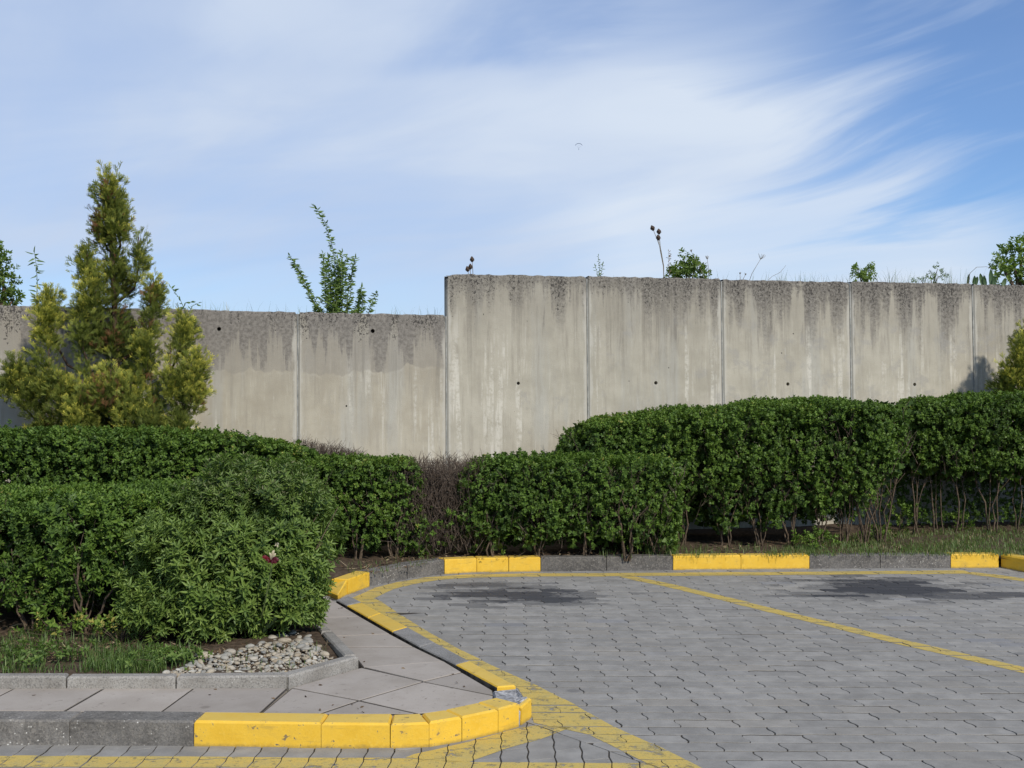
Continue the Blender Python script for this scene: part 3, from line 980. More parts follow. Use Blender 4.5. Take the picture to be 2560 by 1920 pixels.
for p0, p1, p2, p3, k in segs:
    pts = []
    for q in (p0, p1, p2, p3):
        zq = zpath(q[1]) + 0.014
        w_ = P(q[0], q[1], zq)
        pts.append((w_[0] + (0.007 if q in (p0, p1) else 0.0), w_[1] + (0.003 if q in (p0, p1) else 0.0), zq))
    pts = inset(ccw(pts), 0.0015)
    me = stone_mesh('kerb_stone', pts, -0.08, 0.006)
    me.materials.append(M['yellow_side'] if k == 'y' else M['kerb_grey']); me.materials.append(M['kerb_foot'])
    for pg_ in me.polygons:
        if pg_.normal.x * -0.89 + pg_.normal.y * -0.45 > 0.8: pg_.material_index = 1          # unpainted faces towards the gap, its shade included in their dark colour
    o = link('kerb_stone', me, None, side_kerb)
    if k == 'y': o['label'] = 'yellow painted kerb stone'

# ------------------------------------------------------------------ slab path
path = tag(empty('path'), 'concrete slab path between planting bed and kerbs, slabs turning round the corner', 'path', kind='structure')
slabs = [
    [(-420, 1719), (-183, 1719), (-315, 1776), (-560, 1776)],
    [(-183, 1719), (40, 1719), (-75, 1777), (-315, 1776)],
    [(40, 1719), (263, 1719), (162, 1777), (-75, 1777)],
    [(263, 1719), (486, 1719), (402, 1780), (162, 1777)],
    [(486, 1719), (720, 1719), (651, 1782), (402, 1780)],
    [(730, 1718.5), (898, 1750), (797, 1784), (653, 1782)],
    [(898, 1750), (1044, 1783), (797, 1784)],
    [(898, 1750), (1058.5, 1703), (1236, 1738), (1236, 1747), (1133, 1775), (1044, 1783)],
    [(730, 1718.5), (897, 1670), (906, 1668.5), (1058.5, 1703), (898, 1750)],
    [(1058.5, 1703), (1156, 1679.5), (1232, 1724), (1236, 1738)],
    [(908, 1667), (1111, 1652), (1156, 1679.5), (1058.5, 1703)],
    [(857, 1617), (1036, 1616), (1111, 1652), (908, 1667), (888, 1641)],
    [(819.6, 1590), (976.5, 1584), (1036, 1616), (857, 1617)],
    [(770, 1545), (900, 1540), (976.5, 1584), (819.6, 1590)],
    [(730, 1497), (815, 1489.5), (900, 1540), (770, 1545)],
]
for s in slabs:
    dz = random.uniform(-0.0012, 0.002)
    pts = inset(ccw([(*PP(*q)[:2], zpath(q[1]) + dz) for q in s]), random.uniform(0.006, 0.0095))
    V2 = stone_mesh('paving_slab', pts, -0.06, 0.0012)
    link('paving_slab', V2, M['slab'], path)
# dirt packed in the joints, just below the slab faces
V, Fc = [], []
for sl_ in slabs:
    pts = ccw([(*PP(*q)[:2], zpath(q[1]) - 0.0035) for q in sl_])
    b0 = len(V); V += pts
    Fc.append(tuple(range(b0, b0 + len(pts))))
o = link('joint_dirt', py_mesh('joint_dirt', V, Fc), M['sand'], path)

# ------------------------------------------------------------------ bed edging
edging = tag(empty('edging'), 'low weathered concrete edging round the planting bed beside the path', 'edging', kind='structure')
ZE = 0.062
ef = [(-330, 1722), (-60, 1721.5), (168, 1721), (441, 1720), (719, 1718.5)]


def edge_stone(p0, p1, w, trim0=0.0, trim1=0.0):
    a = Vector(PP(*p0)[:2]); b = Vector(PP(*p1)[:2])
    t = (b - a).normalized(); n = Vector((-t.y, t.x))
    a += t * (0.003 + trim0); b -= t * (0.003 + trim1)
    za, zb_ = zpath(p0[1]) + ZE + random.uniform(-.003, .003), zpath(p1[1]) + ZE + random.uniform(-.003, .003)
    ins = 0.0
    pts = [(*a, za), (*b, zb_), (*(b + n * w - t * w * 0.15), zb_), (*(a + n * w + t * 0.0), za)]
    return link('edging_stone', stone_mesh('edging_stone', pts, -0.05, 0.009, 0.0015), M['edging'], edging)


for i in range(4):
    edge_stone(ef[i], ef[i + 1], 0.07, 0, 0.0)
edge_stone((722, 1718), (897, 1668), 0.07)
edge_stone((892, 1663), (834, 1602), 0.07)
edge_stone((832, 1600), (776, 1546), 0.07)
edge_stone((774, 1544), (738, 1500), 0.07)

# ------------------------------------------------------------------ soil sheets
ZS = 0.105
bed_line = []
for q in [(-330, 1722), (441, 1720), (719, 1718.5), (893, 1668), (832, 1600), (774, 1544), (738, 1500)]:
    bed_line.append(Vector(PP(*q)[:2]) + Vector((-0.035, 0.04)))
bed_line = [Vector((-9, bed_line[0].y))] + bed_line
bed_line += [Vector(P(800, 1470, 0.05)[:2])] + [p + (q - p) * 0.5 for p, q in zip(far_pts[1:], far_back[1:])]
rend = st + nr * KW * 0.5
bed_line += [rend + dr * 1.0, rend + dr * 2.2, Vector((12, 7.5))]
wl = [Vector(W(8.0, 0.05)), Vector(W(-6.0, 0.05))]
outline = bed_line + wl
grid = []
for gx in np.arange(-9, 12, 0.22):
    for gy in np.arange(5.3, 13.5, 0.22):
        x = gx + random.uniform(-.07, .07); y = gy + random.uniform(-.07, .07)
        if inside([(p.x, p.y) for p in outline], x, y):
            grid.append(Vector((x, y)))
nb = len(outline)
vs, _, fs, *_ = delaunay_2d_cdt([v.copy() for v in outline] + grid, [(i, (i + 1) % nb) for i in range(nb)], [], 1, 1e-5)
arr = np.array([(v.x, v.y, 0) for v in vs])
hz = 0.013 * snoise(arr, 3, 9.0) + 0.009 * snoise(arr, 4, 24.0)


def soil_z(x, y):
    # the bed rises a little towards the wall
    return ZS + 0.012 * max(0, y - 9.8)


V = [(v.x, v.y, soil_z(v.x, v.y) + hz[i] - (0.02 if i < nb else 0)) for i, v in enumerate(vs)]
tag(link('soil', py_mesh('soil', V, [tuple(f) for f in fs], True), M['soil']), 'brown bare soil of the planting beds under the hedges', 'soil', kind='structure')

# ------------------------------------------------------------------ pavers
PL, PWD = 0.281, 0.1187
SG = [(0.00, -0.006), (0.18, -0.011), (0.40, -0.006), (0.60, 0.006), (0.82, 0.011), (1.0, 0.006)]


def paver_outline(gap=0.006, open_=0.0052):
    L_, Wd = PL, PWD

    def wave(u): return 0.0035 * math.sin(4 * math.pi * u / L_)
    pts = []
    us = [0.25, 0.5, 0.75]
    # near long side, right end, far long side, left end (ccw); far end shifted left = S joint
    pts.append((SG[0][1] * -1 + 0, 0))
    out = []
    for f in (0.0, 0.125, 0.375, 0.625, 0.875):
        u = f * L_
        if f == 0: continue
        out.append((u, wave(u)))
    right = [(L_ - dx, v * Wd) for v, dx in SG]
    far = [(u, Wd + wave(u)) for u in (0.875 * L_, 0.625 * L_, 0.375 * L_, 0.125 * L_)]
    left = [(-dx, v * Wd) for v, dx in SG][::-1]
    poly = out + right + far + left
    poly = [(x - L_ / 2, y - Wd / 2) for x, y in poly]
    poly = inset(poly, gap / 2)
    return [(x, y * (1 - open_ / Wd)) for x, y in poly]


OUT0 = paver_outline()
OUT1 = inset(OUT0, 0.0010)
LANE0 = paver_outline(0.0055, 0.0015)
LANE1 = inset(LANE0, 0.0010)


def paver_geo(out0, out1):
    n = len(out0)
    V = [(x, y, 0.0) for x, y in out1] + [(x, y, -0.0010) for x, y in out0] + [(x, y, -0.03) for x, y in out0]
    Fc = [tuple(range(n))]
    for i in range(n):
        j = (i + 1) % n
        Fc.append((n + i, n + j, j, i)); Fc.append((2 * n + i, 2 * n + j, n + j, n + i))
    return V, Fc


PV, PF = paver_geo(OUT0, OUT1)
paver_me = py_mesh('paver', PV, PF)
paver_me.materials.append(M['paver'])
LV, LF = paver_geo(LANE0, LANE1)
lane_me = py_mesh('paver', LV, LF)
lane_me.materials.append(M['paver'])

bA = Vector(P(1298, 1797)[:2]); bB = Vector(P(1640, 1917)[:2])
bt = (bB - bA).normalized(); bn = Vector((-bt.y, bt.x))          # bn points to the parking bay
solid = [(p.x, p.y) for p in front_pts]
block = [(p.x, p.y) for p in (front_pts[:-1])] + [tuple(P(1300, 1800)[:2]), tuple(P(1290, 1716, 0.1)[:2])] + [tuple(P(1180, 1655, 0.08)[:2]), tuple(P(950, 1531, .04)[:2]), tuple(P(872, 1489, .03)[:2])]
block += [(p.x, p.y) for p in far_back[1:]] + [(st + nr * KW).to_tuple(), (st + nr * KW + dr * 3).to_tuple(), (14, 8), (14, 20), (-14, 20), (-14, front_pts[0].y)]
bayp = tag(empty('paving'), 'grey paving of wavy interlocking concrete blocks in the parking bays', 'paving', kind='structure')
drvp = tag(empty('paving'), 'grey block paving of the lane along the front kerb, laid crosswise', 'paving', kind='structure')
PAVERS = []          # (matrix, local outline) of everything laid, for the paint


def in_view(x, y):
    return y > 4.7 and abs(x) < y * 0.459 + 0.14


def lay(zone):
    cells = []
    if zone == 'A':
        j = 0; y = 3.0
        while y < 10.4:
            x = -3.0 + (PL / 2 if j % 2 else 0)
            while x < 7.5:
                cells.append((x + random.uniform(-.0015, .0015), y + random.uniform(-.001, .001), random.uniform(-.006, .006))); x += PL
            y += PWD; j += 1
    else:
        j = 0; x = -4.5
        while x < 3.5:
            y = 2.6 + (PL / 2 if j % 2 else 0)
            while y < 6.0:
                cells.append((x, y + random.uniform(-.0015, .0015), math.pi / 2 + random.uniform(-.006, .006))); y += PL
            x += PWD; j += 1
    single, rest = [], []
    full0, full1 = (OUT0, OUT1) if zone == 'A' else (LANE0, LANE1)
    for (x, y, a) in cells:
        dz = random.gauss(0, 0.0010)
        Mx = Matrix.Translation((x, y, dz)) @ Matrix.Rotation(a, 4, 'Z') @ Matrix.Rotation(random.gauss(0, R(0.25)), 4, 'X') @ Matrix.Rotation(random.gauss(0, R(0.15)), 4, 'Y')
        corners = [Mx @ Vector((sx * PL / 2, sy * PWD / 2, 0)) for sx in (-1, 1) for sy in (-1, 1)]
        if all(inside(block, c.x, c.y) for c in corners + [Vector((x, y, 0))]):
            continue
        ds = [(Vector((c.x, c.y)) - bA).dot(bn) * (1 if zone == 'A' else -1) for c in corners]
        if max(ds) < 0.012: continue
        if min(ds) < 0.012:
            inv = Mx.inverted()
            al = inv @ Vector((bA.x, bA.y, 0)); nl = inv.to_3x3() @ Vector((bn.x, bn.y, 0))
            if zone == 'B': nl = -nl
            al = al + nl * 0.003
            o0 = clip_half(full0, (al.x, al.y), (nl.x, nl.y))
            if len(o0) < 3: continue
            # drop near-duplicate points
            o0 = [p for i, p in enumerate(o0) if math.dist(p, o0[i - 1]) > 0.004]
            area = abs(sum(o0[i][0] * o0[(i + 1) % len(o0)][1] - o0[(i + 1) % len(o0)][0] * o0[i][1] for i in range(len(o0)))) / 2 if len(o0) > 2 else 0
            if area < 0.0012: continue
            o1 = inset(o0, 0.0010)
        else:
            o0, o1 = full0, full1
        PAVERS.append((Mx, o1, x, y))
        item = (Mx, o0, o1, y, x)
        vis = in_view(x, y) and not inside(block, x, y)
        (single if vis else rest).append(item)
    single.sort(key=lambda q: q[3])
    rest += single[300:]; single = single[:300]
    return single, rest


for zone, root in (('A', bayp), ('B', drvp)):
    single, rest = lay(zone)
    for (Mx, o0, o1, y, x) in single:
        if o0 is OUT0 or o0 is LANE0:
            me = paver_me if o0 is OUT0 else lane_me
        else:
            me = py_mesh('paver', *paver_geo(o0, o1)); me.materials.append(M['paver'])
        o = bpy.data.objects.new('paver', me)
        o.matrix_world = Mx
        COL.objects.link(o)
        o.parent = root
    V, Fc, rn = [], [], []
    for (Mx, o0, o1, y, x) in rest:
        pv, pf = (PV, PF) if o0 is OUT0 else (LV, LF) if o0 is LANE0 else paver_geo(o0, o1)
        b0 = len(V); r_ = random.random()
        for q in pv:
            w = Mx @ Vector(q); V.append((w.x, w.y, w.z)); rn.append(r_)
        Fc += [tuple(i + b0 for i in f) for f in pf]
    o = link('far_pavers', py_mesh('far_pavers', V, Fc, attrs={'rnd': rn}), M['paver'], root)
    o['kind'] = 'stuff'
# bedding that shows in the joints
zj = -0.0032
sb = [(-14, -30, zj), (40, -30, zj), (40, 9.0, zj), (4.6, 10.3, zj), (-1.6, 10.3, zj), (-1.5, 8, zj), (-14, 8, zj)]
tri = tessellate_polygon([[Vector(p) for p in sb]])
tag(link('joint_sand', py_mesh('joint_sand', sb, [tuple(t) for t in tri]), M['sand']), 'dark dirt packed in the joints between the paving blocks', 'joint sand', kind='structure')


# ------------------------------------------------------------------ yellow lines: paint film on the upper faces of the blocks
def quadstrip(pts, w0, w1=None, side=0.5):
    """convex quads along a polyline (world xy); side 0.5 = centred"""
    w1 = w1 or w0
    pts = [Vector(p) for p in pts]
    left = []; right = []
    for i, p in enumerate(pts):
        a = pts[max(i - 1, 0)]; b = pts[min(i + 1, len(pts) - 1)]
        t = (b - a).normalized(); n = Vector((-t.y, t.x))
        w = w0 + (w1 - w0) * i / (len(pts) - 1)
        left.append(p + n * w * side); right.append(p - n * w * (1 - side))
    return [[tuple(right[i]), tuple(right[i + 1]), tuple(left[i + 1]), tuple(left[i])] for i in range(len(pts) - 1)]


def paint(label, quads, mat):
    V, Fc = [], []
    for (Mx, o1, x, y) in PAVERS:
        world = None
        for q in quads:
            if min(p[0] for p in q) > x + 0.2 or max(p[0] for p in q) < x - 0.2 or min(p[1] for p in q) > y + 0.2 or max(p[1] for p in q) < y - 0.2:
                continue
            if world is None:
                world = [((Mx @ Vector((a, b, 0))).x, (Mx @ Vector((a, b, 0))).y) for a, b in inset(o1, -0.002)]
            c = clip_convex(world, q)
            if len(c) < 3: continue
            inv = Mx.inverted()
            zs = []
            m0, m1, m2, m3 = Mx[2]
            base = len(V)
            good = []
            for p in c:
                # height of the block's face at p
                lx = inv @ Vector((p[0], p[1], Mx.translation.z))
                w = Mx @ Vector((lx.x, lx.y, 0.0))
                good.append((p[0], p[1], w.z + 0.0014))
            V += good
            Fc.append(tuple(range(base, base + len(good))))
    o = link('yellow_line', py_mesh('yellow_line', V, Fc), mat)
    return tag(o, label, 'road marking', kind='structure')


edge_px = [(905, 1497), (928, 1486), (960, 1471), (1010, 1458), (1079, 1446.5), (1173, 1439.5), (1330, 1437), (1456, 1437), (1600, 1436), (1800, 1434.5), (2000, 1433), (2200, 1431.5), (2420, 1430)]
pl = [P(a, b)[:2] for a, b in edge_px]
ret = [P(2420, 1432)[:2], P(2480, 1439)[:2], P(2560, 1450)[:2], P(2640, 1466)[:2], P(2760, 1490)[:2]]
paint('thin yellow line along the foot of the far kerb', quadstrip(pl, 0.17, 0.17) + quadstrip(ret, 0.15), M['yellow_line'])
d0 = Vector(P(1560, 1440)[:2]); d1 = Vector(P(1685, 1466)[:2]); d2 = Vector(P(2253, 1604.6)[:2]); d3 = Vector(P(2559, 1674.6)[:2]); d4 = d3 + (d3 - d2).normalized() * 2.2
paint('diagonal yellow line dividing the two parking bays', quadstrip([d0, d1, d2, d3, d4], 0.125), M['yellow_line'])
r0 = [P(a, b)[:2] for a, b in [(938, 1497), (954, 1504), (1000, 1536), (1076, 1582), (1151, 1624), (1245, 1670), (1346, 1715)]]
l0 = [P(a, b)[:2] for a, b in [(880, 1497), (900, 1507), (951, 1534), (1020, 1572), (1087, 1610), (1176, 1658), (1296, 1722)]]
side_quads = [[l0[i], r0[i], r0[i + 1], l0[i + 1]] for i in range(len(l0) - 1)]
r1 = [P(a, b)[:2] for a, b in [(1346, 1715), (1434, 1760), (1529, 1813), (1653, 1868), (1754, 1919), (1900, 1992)]]
l1 = [P(a, b)[:2] for a, b in [(1296, 1722), (1322, 1765), (1335, 1806), (1474, 1836), (1622, 1910), (1770, 1984)]]
side_quads2 = [[l1[i], r1[i], r1[i + 1], l1[i + 1]] for i in range(len(l1) - 1)]
paint('long yellow line beside the low path kerb, running on to the bottom edge', side_quads + side_quads2, M['yellow_line_worn'])
s5 = [[P(-420, 1884)[:2], P(860, 1894)[:2], P(860, 1920)[:2], P(-420, 1914)[:2]], [P(860, 1894)[:2], P(1010, 1894.5)[:2], P(1010, 1926)[:2], P(860, 1920)[:2]],
      [P(1010, 1894.5)[:2], P(1173, 1904)[:2], P(1173, 1934)[:2], P(1010, 1926)[:2]], [P(1173, 1904)[:2], P(1622, 1907)[:2], P(1690, 1942)[:2], P(1173, 1934)[:2]]]
paint('yellow line along the lane in front of the front kerb', s5, M['yellow_line_worn'])
u = [(1010, 1894), (1035, 1884), (1100, 1870), (1173, 1853), (1249, 1832), (1299, 1818), (1340, 1812)]
l = [(1060, 1897), (1110, 1902), (1140, 1903.5), (1173, 1903.5), (1267, 1870), (1346, 1848), (1428, 1818)]
bq = [[P(*u[i])[:2], P(*l[i])[:2], P(*l[i + 1])[:2], P(*u[i + 1])[:2]] for i in range(len(u) - 1)]
paint('worn yellow band curving round the broken kerb corner', bq, M['yellow_line_worn'])


# ------------------------------------------------------------------ foliage machinery
def leaf_template(length, width, fold=0.25, curl=-0.15, taper=0.4):
    """six-point leaf along +X, folded on its midrib; two quads"""
    L_, w = length, width / 2
    V = np.array([(0, 0, 0), (0.32 * L_, -w, fold * w), (0.72 * L_, -w * (1 - taper), fold * w + curl * L_ * 0.5), (L_, 0, curl * L_),
                  (0.72 * L_, w * (1 - taper), fold * w + curl * L_ * 0.5), (0.32 * L_, w, fold * w)])
    return V, np.array([(0, 1, 2, 3), (0, 3, 4, 5)])


def rotmats(dirs, rolls):
    """matrices whose columns are (x, y, z=dir)"""
    d = dirs / np.linalg.norm(dirs, axis=1, keepdims=True)
    ref = np.where(np.abs(d[:, 2:3]) > 0.95, np.array([[1.0, 0, 0]]), np.array([[0, 0, 1.0]]))
    xa = np.cross(ref, d); xa /= np.linalg.norm(xa, axis=1, keepdims=True)
    ya = np.cross(d, xa)
    c = np.cos(rolls)[:, None]; s = np.sin(rolls)[:, None]
    x2 = xa * c + ya * s; y2 = -xa * s + ya * c
    return np.stack([x2, y2, d], axis=2)


def leaf_small(length, width, fold=0.25, curl=-0.15):
    """four-point folded leaf along +X"""
    w = width * 0.6
    V = np.array([(0, 0, 0), (0.45 * length, -w, fold * w), (length, 0, curl * length), (0.45 * length, w, fold * w)])
    return V, np.array([(0, 1, 2, 3)])


def make_sprig(r, n_pairs, stem, leaf_len, leaf_w, spread=65, whorl=2, small=False):
    """shoot along +Z with leaves in pairs or whorls; returns verts, quads, var, tip"""
    Vs, Fs, var, tip = [], [], [], []
    base = 0
    for i in range(n_pairs):
        f = (i + 0.6) / n_pairs
        z = stem * f
        for k in range(whorl):
            a = math.pi * 2 * k / whorl + i * (math.pi / 2 if whorl == 2 else 0.8) + r.uniform(-0.35, 0.35)
            el = R(spread * (1 - 0.55 * f ** 2) + r.uniform(-14, 14))
            s = (0.65 + 0.5 * math.sin(math.pi * min(f * 0.9 + 0.12, 1))) * r.uniform(0.8, 1.2)
            lv, lf = (leaf_small if small else leaf_template)(leaf_len * s, leaf_w * s, r.uniform(0.15, 0.6), r.uniform(-0.3, 0.02))
            lv = lv @ np.array(Matrix.Rotation(r.uniform(-0.5, 0.5), 3, 'X')).T
            lv = lv @ np.array(Matrix.Rotation(-(math.pi / 2 - el), 3, 'Y')).T
            lv = lv @ np.array(Matrix.Rotation(a, 3, 'Z')).T
            lv[:, 2] += z
            nv = len(lv)
            Vs.append(lv); Fs.append(lf + base); base += nv
            var += [r.uniform(-0.22, 0.22)] * nv; tip += [f] * nv
    return np.vstack(Vs), np.vstack(Fs), np.array(var), np.array(tip)


def scatter(sprigs, pos, dirs, scale, var, rolls=None, jitter_dir=0.0, extra=None):
    """place one of the sprig templates at every position; returns V, F, attrs"""
    n = len(pos)
    if rolls is None: rolls = rng.uniform(0, 2 * math.pi, n)
    d = dirs + rng.normal(0, jitter_dir, dirs.shape) if jitter_dir else dirs
    Rm = rotmats(d, rolls)
    pick = rng.integers(0, len(sprigs), n)
    Vo, Fo, va, ti, ex = [], [], [], [], []
    base = 0
    for k, (sv, sf, svar, stip) in enumerate(sprigs):
        idx = np.nonzero(pick == k)[0]
        if len(idx) == 0: continue
        vv = np.einsum('nij,mj->nmi', Rm[idx], sv) * scale[idx][:, None, None] + pos[idx][:, None, :]
        m = len(sv)
        Vo.append(vv.reshape(-1, 3))
        Fo.append((sf[None] + (np.arange(len(idx)) * m)[:, None, None] + base).reshape(-1, sf.shape[1]))
        va.append(np.clip(var[idx][:, None] + svar[None], 0, 1).ravel())
        ti.append(np.broadcast_to(stip[None], (len(idx), m)).ravel())
        if extra is not None: ex.append(np.repeat(extra[idx], m))
        base += m * len(idx)
    at = {'var': np.concatenate(va), 'tip': np.concatenate(ti)}
    if extra is not None: at['dead'] = np.concatenate(ex)
    return np.vstack(Vo), np.vstack(Fo), at


def merge(parts):
    Vo, Fo, at = [], [], {}
    b = 0
    for V_, F_, a_ in parts:
        Vo.append(V_); Fo.append(F_ + b); b += len(V_)
        for k in a_: at.setdefault(k, []).append(a_[k])
    return np.vstack(Vo), np.vstack(Fo), {k: np.concatenate(v) for k, v in at.items()}


r5 = np.random.default_rng(5)
PRIVET = [make_sprig(r5, 4, 0.050, 0.030, 0.0185, 62, 2, True) for _ in range(7)]
PRIVET_BIG = [make_sprig(r5, 4, 0.060, 0.034, 0.019, 62) for _ in range(7)]
CORE = [make_sprig(r5, 2, 0.05, 0.055, 0.042, 70, 2, True) for _ in range(5)]
ASTER = [make_sprig(r5, 5, 0.085, 0.048, 0.0145, 62, 3) for _ in range(7)]
WEEDS = [make_sprig(r5, 4, 0.05, 0.035, 0.011, 60) for _ in range(5)]
TREE = [make_sprig(r5, 4, 0.09, 0.055, 0.032, 70) for _ in range(5)]


def superbox(n, p, weights):
    """points on a superquadric of exponent p with face weights (x, -y, +y, top, bottom): unit coords and normals"""
    w = np.array(weights, float); w /= w.sum()
    f = rng.choice(5, n, p=w)
    q = rng.uniform(-1, 1, (n, 3))
    sg = np.where(rng.random(n) < 0.5, -1.0, 1.0)
    q[f == 0, 0] = sg[f == 0]
    q[f == 1, 1] = -1; q[f == 2, 1] = 1; q[f == 3, 2] = 1; q[f == 4, 2] = -1
    r_ = (np.abs(q) ** p).sum(1) ** (-1 / p)
    q = q * r_[:, None]
    nn = np.sign(q) * np.abs(q) ** (p - 1)
    return q, nn


def hedge_foliage(A, B, hw, zt, zb, dens, p=5, seed=1, sprigs=PRIVET, bare=0.0, lowbare=0.0, bulge=0.0, var0=0.45, smin=0.52, smax=1.12, deep=0.20, layers=3.8, rise=None):
    """A,B: ends of the hedge axis (x,y); hw half width; zt, zb: functions of a in -1..1 giving top and bottom"""
    A = np.array(A, float); B = np.array(B, float)
    ax = B - A; Ln = np.linalg.norm(ax); ax /= Ln; nm = np.array([-ax[1], ax[0]])      # nm points away from the camera side
    H = 0.9
    area = np.array([2 * hw * 2 * H * 0.8, Ln * H * 1.3, Ln * H * 0.25, Ln * 2 * hw * 1.1, Ln * 2 * hw * 0.2])
    n = int(area.sum() * dens * layers)
    q, nn = superbox(n, p, area)
    a, b, c = q[:, 0], q[:, 1], q[:, 2]
    top = zt(a); bot = zb(a)
    core = rng.random(n) < 0.15
    depth = np.where(core, rng.uniform(0.8, 1.0 * hw * 0.85 / deep, n), rng.random(n) ** 1.6)
    sh = 1 - depth * deep / np.array(hw)
    wmul = 1.0 + bulge * (c * 0.5)
    pos = np.empty((n, 3))
    base = A[None] + (a[:, None] * 0.5 + 0.5) * Ln * ax[None]
    pos[:, :2] = base + nm[None] * (b * hw * wmul * sh)[:, None]
    mid = (top + bot) / 2; hh = (top - bot) / 2
    zsh = 1 - depth * deep * 0.8 / hh
    pos[:, 2] = mid + c * hh * zsh
    nx = nn[:, 0] / (Ln / 2); ny = nn[:, 1] / hw; nz = nn[:, 2] / hh
    nor = np.zeros((n, 3))
    nor[:, :2] = ax[None] * nx[:, None] + nm[None] * ny[:, None]
    nor[:, 2] = nz
    nor /= np.linalg.norm(nor, axis=1, keepdims=True) + 1e-9
    bump = 0.035 * snoise(pos, seed, 5.5) + 0.022 * snoise(pos, seed + 1, 15.0)
    bump *= np.where(nor[:, 2] > 0.6, 0.45, 1.0)
    pos += nor * bump[:, None]
    # thin places and a ragged lower edge
    keep = np.ones(n, bool)
    patch = snoise(pos, seed + 7, 7.5)
    front = b < 0.3
    keep &= (rng.random(n) > np.clip((patch - 0.55) * 1.6, 0, 0.9) * bare) | core | ~front
    clus = snoise(pos, seed + 21, 24.0) + 0.6 * snoise(pos, seed + 22, 44.0)                # leaves come in tufts with dark pockets between
    keep &= (rng.random(n) > np.clip((clus - 0.05) * 1.5, 0, 0.93)) | core | ~front | (depth > 0.75) | (nor[:, 2] > 0.75)
    shoot = rng.random(n) < 0.007
    pos += nor * np.where(shoot & (nor[:, 2] > 0.2), rng.uniform(0.02, 0.07, n), 0.0)[:, None]
    lowf = np.clip((-c - 0.15) / 0.85, 0, 1)
    patch2 = snoise(pos * np.array([1, 1, 0.4]), seed + 9, 9.0)
    keep &= rng.random(n) > lowf * lowbare * np.clip(0.55 + patch2 * 0.75, 0, 1)
    pos, nor, depth = pos[keep], nor[keep], depth[keep]
    n = len(pos)
    d = nor * 0.62 + np.array([[0, 0, 0.62]]) + rng.normal(0, 0.42, (n, 3))
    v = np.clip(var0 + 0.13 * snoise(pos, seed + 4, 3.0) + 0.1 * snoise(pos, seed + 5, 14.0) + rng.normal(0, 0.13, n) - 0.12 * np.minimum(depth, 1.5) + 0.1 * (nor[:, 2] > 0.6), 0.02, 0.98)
    return scatter(sprigs, pos, d, rng.uniform(smin, smax, n), v)


def inner_twigs(A, B, hw, zt, zb, count, seed=0, parent=None, mat=None, r=0.0035, name='twigs', lean=0.35, n=3):
    """fine inner branches"""
    rr = random.Random(seed)
    A = Vector(A); B = Vector(B); ax = B - A; nm = Vector((-ax.y, ax.x)).normalized()
    tb = Tubes(n)
    for _ in range(count):
        a = rr.uniform(-0.96, 0.96)
        z0, z1 = zb(np.array([a]))[0], zt(np.array([a]))[0]
        b = rr.uniform(-0.95, 0.9) * hw
        p = A + ax * (a * 0.5 + 0.5) + nm * b
        s = rr.uniform(0.0, 0.8)
        q = Vector((p.x, p.y, z0 + (z1 - z0) * s))
        d = Vector((rr.gauss(0, lean), rr.gauss(0, lean), 1)).normalized()
        ln = rr.uniform(0.12, 0.34)
        ln = min(ln, (z1 - q.z) * 1.02)
        m = q + d * ln * 0.5 + Vector((rr.gauss(0, .015), rr.gauss(0, .015), 0))
        tb.add([q, m, q + d * ln + Vector((rr.gauss(0, .02), rr.gauss(0, .02), 0))], r, r * 0.45, cap=False)
        for _k in range(2):
            t = rr.uniform(0.3, 0.9)
            s0 = q + d * ln * t
            dd = Vector((rr.gauss(0, 0.7), rr.gauss(0, 0.7), rr.uniform(0.2, 1))).normalized()
            tb.add([s0, s0 + dd * rr.uniform(0.05, 0.14)], r * 0.6, r * 0.3, cap=False)
    return tb.build(name, mat or M['twig'], parent)


def stem_cluster(x, y, z, n, h, spread, parent, rr, rad=0.0085):
    """several stems rising from one stool, each its own mesh"""
    for k in range(n):
        a = rr.uniform(0, 2 * math.pi); sp = spread * rr.uniform(0.35, 1.0)
        bx, by = x + 0.03 * math.cos(a), y + 0.03 * math.sin(a)
        sk = rr.gauss(0, 0.05)
        tx, ty = x + sp * math.cos(a) + sk, y + sp * 0.6 * math.sin(a)
        hh = h * rr.uniform(0.85, 1.15)
        pts = []
        for i in range(6):
            f = i / 5
            e = f ** 1.35
            pts.append((bx + (tx - bx) * e + rr.gauss(0, 0.014), by + (ty - by) * e + rr.gauss(0, 0.014), z - 0.02 + hh * f))
        r0 = rad * rr.uniform(0.7, 1.25)
        tb = Tubes(5).add(pts, r0, r0 * 0.55)
        q = Vector(pts[3])
        for _ in range(2):
            dd = Vector((rr.gauss(0, 0.5), rr.gauss(0, 0.4), 1)).normalized()
            tb.add([q, q + dd * 0.12, q + dd * 0.25 + Vector((rr.gauss(0, .03), rr.gauss(0, .03), 0))], r0 * 0.6, r0 * 0.3)
            q = Vector(pts[4])
        tb.build('stem', M['stem'], parent)


